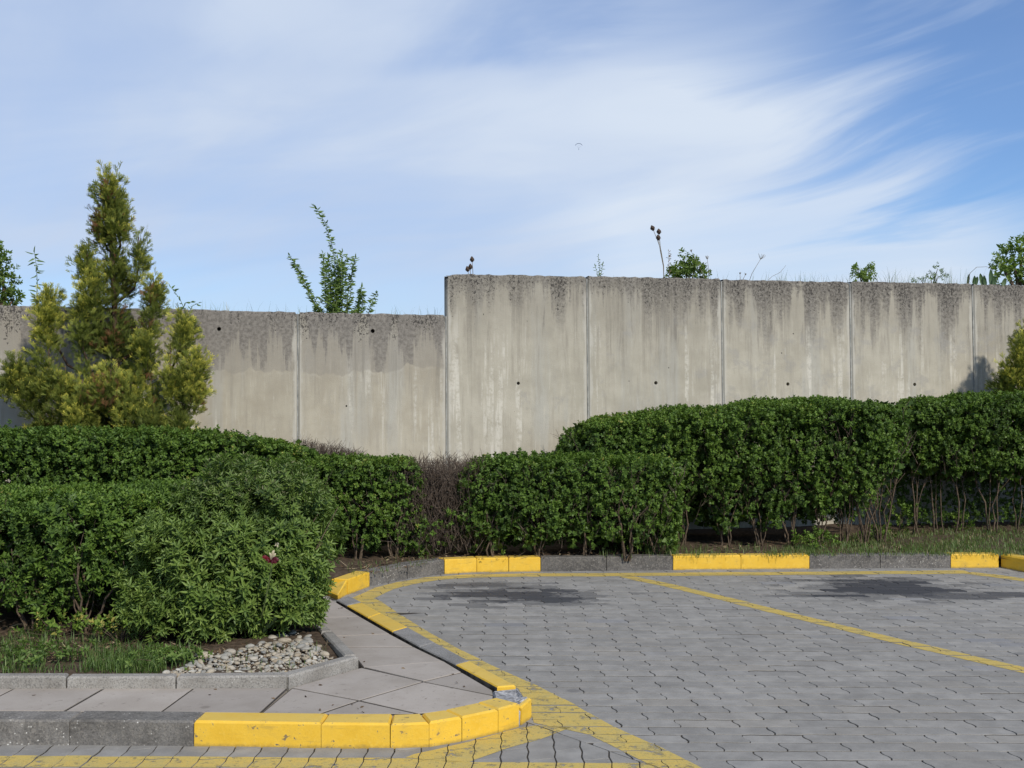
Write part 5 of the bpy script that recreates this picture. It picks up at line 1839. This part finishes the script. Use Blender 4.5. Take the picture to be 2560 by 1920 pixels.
def teasel(label, stalks, Y, r, h):
    root = tag(empty('teasel'), label, 'teasel', 'dry teasels on the wall top')
    for pts in stalks:
        w = curve_px(pts, Y)
        Tubes(5).add(w, 0.004, 0.003).build('stalk', M['dry'], root)
        d = Vector(w[-1]) - Vector(w[-2])
        link('seed_head', ovoid(w[-1], r, h, d), M['teasel'], root)
        tb = Tubes(3)
        for k in range(5):
            an = k * 1.26
            tb.add([w[-1], (w[-1][0] + 0.03 * math.cos(an), w[-1][1] + 0.03 * math.sin(an), w[-1][2] + 0.025)], 0.0015, 0.0006)
        tb.build('bract', M['dry'], root)


teasel('short pair of brown teasel heads near the step in the wall', [[(1022, 600), (1021, 580), (1020, 566)], [(1016, 600), (1016, 590), (1016, 582)], [(1012, 600), (1012, 592), (1011, 587)]], 12.0, 0.020, 0.062)
teasel('tall dry teasel with three dark heads above the high wall', [[(1434, 602), (1434, 575), (1428, 540), (1419, 515), (1412, 498)], [(1434, 602), (1433, 575), (1427, 545), (1423, 519)], [(1434, 602), (1433, 572), (1428, 545), (1424, 506)]], 12.1, 0.021, 0.062)


def umbel(label, pts, Y, n, ln, curl=0.3):
    root = tag(empty('dry_umbel'), label, 'dry weed', 'dry umbel stalks on the wall top')
    w = curve_px(pts, Y)
    Tubes(4).add(w, 0.0032, 0.0022).build('stalk', M['dry'], root)
    tb = Tubes(3)
    rr = random.Random(int(pts[0][0]))
    e = Vector(w[-1]); d = (e - Vector(w[-2])).normalized()
    for k in range(n):
        an = 2 * math.pi * k / n
        s = (d + Vector((math.cos(an), math.sin(an), 0)) * rr.uniform(0.3, 1.0)).normalized()
        q = e + s * ln * rr.uniform(0.7, 1.1)
        tb.add([e, e.lerp(q, 0.6) + Vector((0, 0, -0.004)), q + Vector((0, 0, curl * ln))], 0.0022, 0.0016)
    tb.build('seed_head', M['dry'], root)


umbel('dry umbel with a cupped head just past the round bush', [(1531, 605), (1531, 580), (1528, 560)], 12.3, 11, 0.035)
umbel('bent dry umbel leaning out of the round bush', [(1522, 600), (1508, 570), (1494, 544)], 12.3, 8, 0.025)
umbel('leaning dry stalk with a splayed star-shaped head', [(1617, 612), (1625, 590), (1643, 560)], 12.3, 9, 0.07, 0.1)
umbel('tiny pair of dry umbels low over the wall, taller one', [(1602, 612), (1607, 600), (1610, 594)], 12.3, 8, 0.02)
umbel('tiny pair of dry umbels low over the wall, shorter one', [(1599, 612), (1599, 598), (1599, 592)], 12.3, 7, 0.018)
ds = tag(empty('dry_stalk'), 'bare dry stalk arching low over the high wall', 'dry weed')
Tubes(4).add(curve_px([(1650, 615), (1668, 597), (1686, 588), (1698, 573)], 12.3), 0.003, 0.002).build('stalk', M['dry'], ds)
ds = tag(empty('dry_stalk'), 'dry stalk arched sideways beside the broad upright leaves', 'dry weed')
Tubes(4).add(curve_px([(2090, 615), (2096, 590), (2110, 577), (2132, 576), (2146, 583)], 12.6), 0.004, 0.002).build('stalk', M['dry'], ds)

# round bushes and small trees on the bank
def bank_bush(name, label, cat, lobes_px, Y, sprigs, mat, dens, seed, scale=(0.7, 1.2), var0=0.5, group=None, ryf=0.8, r0=0.012):
    root = tag(empty(name), label, cat, group)
    lobes = []
    for cx, cy, rx, ry in lobes_px:
        m = Y / F * K
        lobes.append((QD(cx, cy, Y), (rx * m, rx * m * ryf, ry * m)))
    crown_blob(root, lobes, sprigs, mat, dens, seed, scale, var0)
    bx = sum(l[0][0] for l in lobes) / len(lobes)
    bz = (lowtop(wall_t(lobes_px[0][0] * K)) if wall_t(lobes_px[0][0] * K) < 1 else 2.7) - 0.05
    limbs(root, (bx, Y, bz), [l[0] for l in lobes], r0, M['stem'])
    return root


BUSH = [make_sprig(r5, 3, 0.05, 0.042, 0.026, 72) for _ in range(5)]
bank_bush('round_bush', 'round dark green bush on top of the high wall beside the tall teasel', 'bush',
          [(1482, 585, 34, 22), (1476, 562, 16, 18), (1500, 582, 24, 20), (1455, 590, 18, 14), (1520, 592, 12, 12), (1490, 570, 22, 18)], 12.4, BUSH, M['tree_leaf'], 330, 3, (0.6, 1.1), 0.35)
bank_bush('round_bush', 'small pale green bush on top of the high wall over a panel joint', 'bush',
          [(1857, 592, 16, 14), (1878, 592, 16, 16), (1866, 602, 22, 10), (1852, 580, 9, 9), (1884, 580, 9, 9)], 12.6, BUSH, M['weed'], 400, 5, (0.5, 0.9), 0.75)
bank_bush('twiggy_bush', 'thin twiggy bush on the high wall near the last panel joint', 'bush',
          [(2012, 602, 18, 12), (2028, 596, 14, 16), (2026, 580, 7, 10), (1990, 606, 10, 6)], 12.6, WEEDS, M['weed'], 260, 7, (0.6, 1.0), 0.35)
bank_bush('bank_tree', 'leafy green tree rising beyond the high wall at the picture border', 'tree',
          [(2190, 560, 40, 46), (2170, 590, 30, 30), (2205, 530, 28, 26), (2225, 570, 40, 50), (2160, 570, 16, 18), (2250, 540, 40, 50)], 14.0, TREE, M['weed'], 95, 9, (0.6, 1.1), 0.8, r0=0.03)
bank_bush('bank_tree', 'dark green tree cut by the picture edge beyond the low wall', 'tree',
          [(6, 600, 26, 40), (-18, 570, 28, 50), (2, 640, 36, 24), (30, 645, 16, 14), (-30, 620, 40, 60)], 13.0, TREE, M['tree_leaf'], 190, 11, (0.6, 1.0), 0.3, r0=0.04)

# broad upright leaves at the wall top
bl = tag(empty('broad_leaf_plant'), 'clump of broad upright pointed leaves on the high wall before the leafy tree', 'plant')
rr = random.Random(4)
for cx, top, hw in ((2094, 591, 3), (2106, 595, 4), (2112, 597, 5), (2118, 590, 5), (2126, 594, 4), (2141, 580, 5), (2150, 596, 4), (2172, 600, 5)):
    b = Vector(QD(cx + rr.uniform(-7, 7), 618, 12.6)); t = Vector(QD(cx, top, 12.6))
    w = hw * 12.6 / F * K
    V = []
    for f, ww in ((0, 0.6), (0.3, 1.0), (0.65, 0.95), (0.88, 0.5), (1.0, 0.03)):
        p = b.lerp(t, f)
        V += [(p.x - w * ww, p.y, p.z), (p.x, p.y + 0.02 * ww, p.z), (p.x + w * ww, p.y, p.z)]
    Fc = []
    for i in range(4):
        Fc += [(i * 3, i * 3 + 1, i * 3 + 4, i * 3 + 3), (i * 3 + 1, i * 3 + 2, i * 3 + 5, i * 3 + 4)]
    link('leaf', py_mesh('leaf', V, Fc, True, {'var': [rr.random()] * len(V)}), M['iris_leaf'], bl)


def grass_patch(n, place, h, w, mat, bend=0.5, var=(0.45, 0.2)):
    """curved blades: place(n) gives (n,3) roots"""
    p = place(n)
    n = len(p)
    a = rng.uniform(0, 2 * math.pi, n)
    d = np.stack([np.cos(a), np.sin(a), np.zeros(n)], 1)
    s = np.stack([-np.sin(a), np.cos(a), np.zeros(n)], 1)
    hh = rng.uniform(*h, n)[:, None]; bb = rng.uniform(0.1, bend, n)[:, None] * hh
    ww = (rng.uniform(0.7, 1.3, n) * w)[:, None]
    up = np.array([[0, 0, 1.0]])
    v0 = p - s * ww; v1 = p + s * ww
    m = p + up * hh * 0.55 + d * bb * 0.3
    v2 = m + s * ww * 0.8; v3 = m - s * ww * 0.8
    t = p + up * hh * (1 - 0.25 * bb / hh) + d * bb
    v4 = t + s * ww * 0.1; v5 = t - s * ww * 0.1
    V_ = np.stack([v0, v1, v2, v3, v4, v5], 1).reshape(-1, 3)
    k = np.arange(n)[:, None] * 6
    F_ = np.concatenate([k + np.array([[0, 1, 2, 3]]), k + np.array([[3, 2, 4, 5]])], 0)
    va = np.repeat(np.clip(rng.normal(var[0], var[1], n), 0, 1), 6)
    return V_, F_, {'var': va, 'tip': np.zeros(len(V_))}


def along_wall(px0, px1, clumps, per, zoff=0.0):
    def f(n):
        out = []
        for _ in range(clumps):
            px = random.uniform(px0, px1)
            t = wall_t(px)
            w = W(t, TH + random.uniform(0.01, 0.25))
            z = (lowtop(t) if t < 1 else 2.79) - 0.09 + zoff
            for _k in range(random.randint(1, per)):
                out.append((w[0] + random.gauss(0, 0.03), w[1] + random.gauss(0, 0.02), z))
        return np.array(out)
    return f


parts = [grass_patch(0, along_wall(1500 * K, 2200 * K, 110, 5), (0.12, 0.26), 0.0018, None, 0.5, (0.7, 0.3)),
         grass_patch(0, along_wall(350 * K, 960 * K, 60, 4), (0.12, 0.24), 0.0018, None, 0.5, (0.7, 0.3)),
         grass_patch(0, along_wall(1880 * K, 2190 * K, 40, 5), (0.15, 0.33), 0.0022, None, 0.5, (0.5, 0.25)),
         grass_patch(0, along_wall(1030 * K, 1420 * K, 16, 3), (0.10, 0.15), 0.0015, None, 0.5, (0.7, 0.3))]
V_, F_, at = merge(parts)
tag(link('grass', np_mesh('grass', V_, F_, 4, at), M['grass']), 'thin grass and dry blades along the wall top', 'grass', kind='stuff')

# ------------------------------------------------------------------ ground cover in the beds
def in_px_poly(poly, z=0.11, clump=None):
    xs = [p[0] for p in poly]; ys = [p[1] for p in poly]

    def f(n):
        out = []
        while len(out) < n:
            px = random.uniform(min(xs), max(xs)); py = random.uniform(min(ys), max(ys))
            if not inside(poly, px, py): continue
            q = P(px, py, z)
            if clump is not None and random.random() > 0.5 + clump * math.sin(q[0] * 9 + math.sin(q[1] * 7) * 2) * math.cos(q[1] * 11 + q[0] * 3): continue
            out.append((q[0], q[1], z - 0.005))
        return np.array(out)
    return f


front_zone = [(60, 1575), (470, 1620), (520, 1640), (470, 1682), (60, 1688), (-150, 1688), (-150, 1640)]
V_, F_, at = merge([grass_patch(1700, in_px_poly(front_zone, 0.11, 0.5), (0.03, 0.09), 0.0024, None, 1.1, (0.4, 0.22)),
                    grass_patch(900, in_px_poly([(230, 1630), (400, 1630), (420, 1685), (200, 1685)], 0.11), (0.04, 0.085), 0.002, None, 1.0, (0.45, 0.15)),
                    grass_patch(70, in_px_poly([(560, 1625), (830, 1610), (840, 1640), (700, 1700), (520, 1700)], 0.11), (0.03, 0.08), 0.002, None, 0.8, (0.5, 0.2))])
tag(link('grass', np_mesh('grass', V_, F_, 4, at), M['grass']), 'tufts of green grass in the bed behind the edging', 'grass', kind='stuff')
lawn = [(2010, 1350), (2240, 1328), (2560, 1318), (2900, 1318), (2900, 1400), (2490, 1388), (2150, 1388), (1900, 1390), (1940, 1375)]
V_, F_, at = merge([grass_patch(12500, in_px_poly(lawn, 0.12, 0.35), (0.025, 0.065), 0.0023, None, 0.9, (0.6, 0.22)),
                    grass_patch(420, in_px_poly([(1500, 1375), (1960, 1368), (1960, 1392), (1500, 1395)], 0.12, 0.5), (0.03, 0.10), 0.0022, None, 0.8, (0.5, 0.2)),
                    grass_patch(300, in_px_poly([(1620, 1340), (1690, 1340), (1700, 1388), (1610, 1388)], 0.12), (0.10, 0.26), 0.0025, None, 0.7, (0.45, 0.15)),
                    grass_patch(700, in_px_poly([(735, 1430), (800, 1410), (815, 1448), (770, 1472), (740, 1490)], 0.11), (0.05, 0.16), 0.0026, None, 0.8, (0.5, 0.15)),
                    grass_patch(160, in_px_poly([(860, 1405), (1100, 1390), (1100, 1405), (880, 1445)], 0.12), (0.02, 0.06), 0.0022, None, 0.9, (0.5, 0.2))])
tag(link('grass', np_mesh('grass', V_, F_, 4, at), M['grass']), 'short rough grass strip behind the far kerb', 'grass', kind='stuff')


def seedling(label, px, py, r, h, n, name='leafy_sprout', sprigs=PRIVET_BIG, mat='privet', var0=0.6, z=0.11, s=(0.8, 1.2)):
    root = tag(empty(name), label, 'low plant')
    q = P(px, py, z)
    pos = np.stack([q[0] + rng.normal(0, r * 0.55, n), q[1] + rng.normal(0, r * 0.4, n), z + h * rng.random(n) ** 0.8], 1)
    d = np.stack([(pos[:, 0] - q[0]) / r, (pos[:, 1] - q[1]) / r, np.full(n, 0.9)], 1) + rng.normal(0, 0.3, (n, 3))
    V_, F_, at = scatter(sprigs, pos, d, rng.uniform(*s, n), np.clip(rng.normal(var0, 0.12, n), 0, 1))
    link('foliage', np_mesh('foliage', V_, F_, 4, at), M[mat], root)
    tb = Tubes(4)
    for k in range(min(n, 14)):
        tb.add([(q[0], q[1], z - 0.02), tuple((pos[k] + np.array([q[0], q[1], z])) / 2), tuple(pos[k])], 0.003, 0.0015)
    tb.build('stem', M['stem'], root)


seedling('leafy low sprout on the soil by the yellow kerb under the tall hedge', 2035, 1372, 0.14, 0.13, 40)
seedling('small leafy sprout at the soil edge where the grass begins', 2195, 1350, 0.10, 0.12, 26)
seedling('leafy sprout standing in the dark gap under the lifted hedge', 2250, 1335, 0.08, 0.30, 30)
seedling('tiny sprout at the foot of the lifted hedge', 2405, 1330, 0.07, 0.2, 16)
seedling('bright green sprouts at the foot of the front hedge', 140, 1592, 0.15, 0.13, 30, var0=0.7)
seedling('yellow green sprouts between the front hedge and bushy shrub', 300, 1605, 0.10, 0.15, 24, var0=0.85)
seedling('low creeping weeds in the grass near the edging', 90, 1650, 0.26, 0.06, 70, 'creeping_weed', BUSH, 'weed', 0.3, s=(0.45, 0.8))
seedling('mat of clover-like leaves beside the first pebbles', 420, 1655, 0.17, 0.06, 90, 'creeping_weed', BUSH, 'weed', 0.5, s=(0.4, 0.7))
seedling('leafy weed under the dead gap of the middle hedge', 1040, 1392, 0.12, 0.10, 26)
seedling('leafy weed at the foot of the middle hedge beside the yellow kerb', 1190, 1385, 0.18, 0.2, 46)

# twigs, stalks and fallen leaves on the soil
n = 2600
px_zone = [(850, 1415), (1000, 1385), (1700, 1372), (2250, 1320), (2560, 1320), (2560, 1330), (2150, 1388), (1700, 1390), (1110, 1400), (930, 1438)]
pos = np.vstack([in_px_poly(px_zone, 0.118)(1500), in_px_poly([(-100, 1560), (480, 1560), (700, 1590), (520, 1650), (-100, 1660)], 0.112)(900), in_px_poly([(560, 1600), (820, 1600), (840, 1640), (700, 1705), (400, 1705)], 0.112)(250)])
n = len(pos)
d = np.stack([rng.normal(0, 1, n), rng.normal(0, 1, n), rng.uniform(0.0, 0.5, n)], 1)
lv, lf = leaf_template(0.035, 0.014, 0.3, -0.1)
lv = lv @ np.array(Matrix.Rotation(-math.pi / 2, 3, 'Y')).T
lv2, lf2 = leaf_template(0.10, 0.004, 0.3, 0.0)
lv2 = lv2 @ np.array(Matrix.Rotation(-math.pi / 2, 3, 'Y')).T
pos[:, 2] += 0.004
V_, F_, at = scatter([(lv, lf, np.zeros(6), np.zeros(6)), (lv, lf, np.zeros(6), np.zeros(6)), (lv2, lf2, np.full(6, 0.25), np.zeros(6))], pos, d, rng.uniform(0.5, 1.2, n), rng.beta(1.3, 2.2, n))
pz = []
for _ in range(34):
    i_ = random.choice(slabs[1:])
    w1, w2, w3 = np.random.default_rng(len(pz)).dirichlet((1, 1, 1))
    q_ = random.sample(i_, 3)
    px_, py_ = (sum(w * q[k] for w, q in zip((w1, w2, w3), q_)) for k in (0, 1))
    v_ = PP(px_, py_, 0.004); pz.append(v_)
pv_ = np.array(pz)
Vp, Fp, ap = scatter([(lv, lf, np.zeros(6), np.zeros(6))], pv_, np.stack([rng.normal(0, 1, len(pv_)), rng.normal(0, 1, len(pv_)), np.full(len(pv_), 0.05)], 1), rng.uniform(0.35, 0.8, len(pv_)), rng.beta(1.3, 2.0, len(pv_)))
V_, F_, at = merge([(V_, F_, at), (Vp, Fp, ap)])
tag(link('leaf_litter', np_mesh('leaf_litter', V_, F_, 4, at), M['litter']), 'dry leaves and straw lying on the soil and path', 'leaf litter', kind='stuff')

# ------------------------------------------------------------------ pebbles
peb = tag(empty('pebbles'), 'patch of pale river pebbles in the corner of the planting bed', 'pebbles', kind='structure')
tmpl = []
for k in range(7):
    bm = bmesh.new()
    bmesh.ops.create_icosphere(bm, subdivisions=2, radius=1.0)
    arrp = np.array([v.co[:] for v in bm.verts])
    dsp = 1 + 0.13 * snoise(arrp, 200 + k, 1.8) + 0.05 * snoise(arrp, 220 + k, 4.0)
    for v, s in zip(bm.verts, dsp): v.co *= s
    me = bpy.data.meshes.new('pebble'); bm.to_mesh(me); bm.free()
    me.polygons.foreach_set('use_smooth', [True] * len(me.polygons))
    me.materials.append(M['pebble'])
    tmpl.append(me)
peb_zone = [(395, 1690), (480, 1660), (520, 1632), (600, 1622), (660, 1606), (690, 1588), (745, 1580), (775, 1592), (838, 1650), (722, 1697), (600, 1701), (395, 1704)]
placed = []
tries = 0
while len(placed) < 290 and tries < 30000:
    tries += 1
    px = random.uniform(390, 845); py = random.uniform(1578, 1704)
    if not inside(peb_zone, px, py): continue
    x, y, z = P(px, py, 0.115)
    big = 0.5 if random.random() < 0.6 else 0.85
    if py < 1640 and px > 640: big *= 1.25
    a = random.uniform(0.018, 0.034) * big
    if any((x - q[0]) ** 2 + (y - q[1]) ** 2 < (0.62 * (a + q[2])) ** 2 for q in placed): continue
    placed.append((x, y, a))
for (x, y, a) in placed:
    o = bpy.data.objects.new('pebble', random.choice(tmpl))
    COL.objects.link(o)
    o.parent = peb
    a *= 1.12; b = a * random.uniform(0.5, 0.85); c = a * random.uniform(0.32, 0.55)
    o.scale = (a, b, c)
    o.location = (x, y, soil_z(x, y) + 0.006 + c * 0.38 + random.uniform(0, 0.004))
    o.rotation_euler = (random.uniform(-.25, .25), random.uniform(-.25, .25), random.uniform(0, 3.14))
bm = bmesh.new(); bmesh.ops.create_icosphere(bm, subdivisions=1, radius=1.0)
gv = np.array([v.co[:] for v in bm.verts]); gf = np.array([[v.index for v in f.verts] for f in bm.faces]); bm.free()
gp = in_px_poly(peb_zone, 0.115)(950); ng = len(gp)
gs = rng.uniform(0.004, 0.011, ng)
gV = gv[None] * np.stack([gs, gs * 0.8, gs * 0.6], 1)[:, None, :] * rng.uniform(0.8, 1.2, (ng, len(gv), 1)) + gp[:, None, :] + np.array([0, 0, 0.006])
gF = (gf[None] + (np.arange(ng) * len(gv))[:, None, None]).reshape(-1, 3)
go = link('gravel', np_mesh('gravel', gV.reshape(-1, 3), gF, 3, {'rnd': np.repeat(rng.random(ng), len(gv))}, True), M['pebble'], peb)
go['kind'] = 'stuff'
# the larger stones by the iris
for (px, py, a) in ((682, 1597, 0.040), (712, 1603, 0.042), (733, 1579, 0.026), (768, 1600, 0.036), (748, 1603, 0.036), (690, 1612, 0.036), (508, 1640, 0.046), (576, 1632, 0.042)):
    x, y, z = P(px, py, 0.115)
    o = bpy.data.objects.new('pebble', random.choice(tmpl)); COL.objects.link(o); o.parent = peb
    o.scale = (a, a * random.uniform(.6, .85), a * random.uniform(.42, .6)); o.location = (x, y, soil_z(x, y) + a * 0.34); o.rotation_euler = (.2, .1, random.uniform(0, 3))

# ------------------------------------------------------------------ iris growing through the shrub
iris = tag(empty('iris_plant', P(642, 1590, 0.11)), 'iris with broad leaves and a wilting crimson bloom against the bushy shrub', 'flower')
ib = Vector(P(642, 1592, 0.1))


def blade(base, tip, w, name, mat, bow=(0, 0, 0), widths=((0, .45), (.25, .8), (.55, 1.0), (.8, .8), (.93, .4), (1, .03)), fold=0.25):
    base = Vector(base); tip = Vector(tip); bow = Vector(bow)
    ax = (tip - base).normalized()
    side = ax.cross(Vector((0, -1, 0.15)))
    side.normalize(); nn = side.cross(ax)
    V = []
    for f, ww in widths:
        p = base.lerp(tip, f) + bow * math.sin(math.pi * f)
        V += [p - side * w * ww + nn * 0, p + nn * w * ww * fold, p + side * w * ww]
    Fc = []
    for i in range(len(widths) - 1):
        Fc += [(i * 3, i * 3 + 1, i * 3 + 4, i * 3 + 3), (i * 3 + 1, i * 3 + 2, i * 3 + 5, i * 3 + 4)]
    V = [v - Vector(iris.location) for v in V]
    link(name, py_mesh(name, V, Fc, True, {'var': [random.random()] * len(V)}), mat, iris)


Yi = ib.y - 0.02
qi = lambda a, b, dy=0.0: Vector(Q(a, b, Yi + dy))
blade(qi(645, 1590), qi(692, 1500, -.05), 0.028, 'leaf', M['iris_leaf'], (-.02, 0, .02))
blade(qi(650, 1590), qi(694, 1540, -.10), 0.030, 'leaf', M['iris_leaf'], (-.005, 0, .02))
blade(qi(640, 1590), qi(650, 1530, -.05), 0.012, 'leaf', M['iris_leaf'])
blade(qi(636, 1590), qi(628, 1575, -.08), 0.010, 'leaf', M['iris_leaf'])
# bloom in front of the shrub face
Yf = 6.36
f0 = Vector(Q(680, 1402, Yf))
tb = Tubes(5).add([tuple(ib), tuple(Vector(Q(664, 1500, 6.38))), tuple(Vector(Q(678, 1430, Yf + .03))), tuple(f0)], 0.005, 0.004)
tb.V = [v - Vector(iris.location) for v in tb.V]
tb.build('stem', M['green_stem'], iris)
for (tx, ty, w) in ((656, 1391, .011), (669, 1405, .014), (665, 1398, .012), (698, 1399, .014), (693, 1406, .014), (684, 1408, .011)):
    blade(f0 + Vector((0, -.02, 0)), Vector(Q(tx, ty, Yf - 0.06)), w, 'petal', M['petal'], (0, -.02, .012), ((0, .3), (.35, .9), (.7, 1.0), (.92, .6), (1, .2)), 0.4)
for (tx, ty, w) in ((683, 1376, .007), (674, 1381, .006), (690, 1383, .007), (686, 1374, .005)):
    blade(f0 + Vector((0, -.03, .01)), Vector(Q(tx, ty, Yf - 0.05)), w, 'wilted_petal', M['dry_petal'], (.006, -.01, .008))
f1 = Vector(Q(692, 1364, Yf + 0.02))
for (tx, ty, w) in ((688, 1363, .006), (696, 1366, .006), (690, 1355, .006), (698, 1358, .006)):
    blade(f1 + Vector((0, -.03, .01)), Vector(Q(tx, ty + 2, Yf - 0.05)), w, 'wilted_petal', M['dry_petal'], (.004, -.01, .006))

# ------------------------------------------------------------------ paraglider far away
pg = tag(empty('paraglider'), 'tiny paraglider with arched wing high in the cloudy sky', 'paraglider')
Yp = 1400.0
c0 = Vector(Q(1447, 358, Yp))
span, arc = 8.8, R(62)
Rw = span / 2 / math.sin(arc)
V, Fc = [], []
ns = 16
for i in range(ns + 1):
    a = -arc + 2 * arc * i / ns
    ch = 1.3 * math.cos(a * 0.95) + 0.5
    xx = Rw * math.sin(a); zz = Rw * math.cos(a) - Rw
    for (yy, th) in ((-ch / 2, 0.0), (-ch * .2, 0.4), (ch / 2, 0.05), (-ch * .2, -0.12)):
        V.append((c0.x + xx + math.sin(a) * th, Yp + yy, c0.z + zz + math.cos(a) * th))
for i in range(ns):
    for k in range(4):
        k2 = (k + 1) % 4
        Fc.append((i * 4 + k, i * 4 + k2, (i + 1) * 4 + k2, (i + 1) * 4 + k))
Fc += [(0, 1, 2, 3), tuple(ns * 4 + k for k in (3, 2, 1, 0))]
M['wing'] = mat_simple('wing_fabric', (0.10, 0.13, 0.2), (0.16, 0.2, 0.28), 0.3, 0.7, 0.0)
link('wing', py_mesh('wing', V, Fc, True), M['wing'], pg)
pc = Vector(Q(1447, 372, Yp))
tb = Tubes(3)
for i in range(0, ns + 1, 2):
    tb.add([V[i * 4 + 3], (pc.x, pc.y, pc.z + 0.6)], 0.02, 0.02, False)
tb.build('lines', M['wing'], pg)
tb = Tubes(6).add([(pc.x, pc.y + .3, pc.z - 0.9), (pc.x, pc.y, pc.z - 0.3), (pc.x, pc.y, pc.z + 0.3), (pc.x, pc.y, pc.z + 0.75)], 0.28, 0.2)
tb.build('pilot', M['wing'], pg)
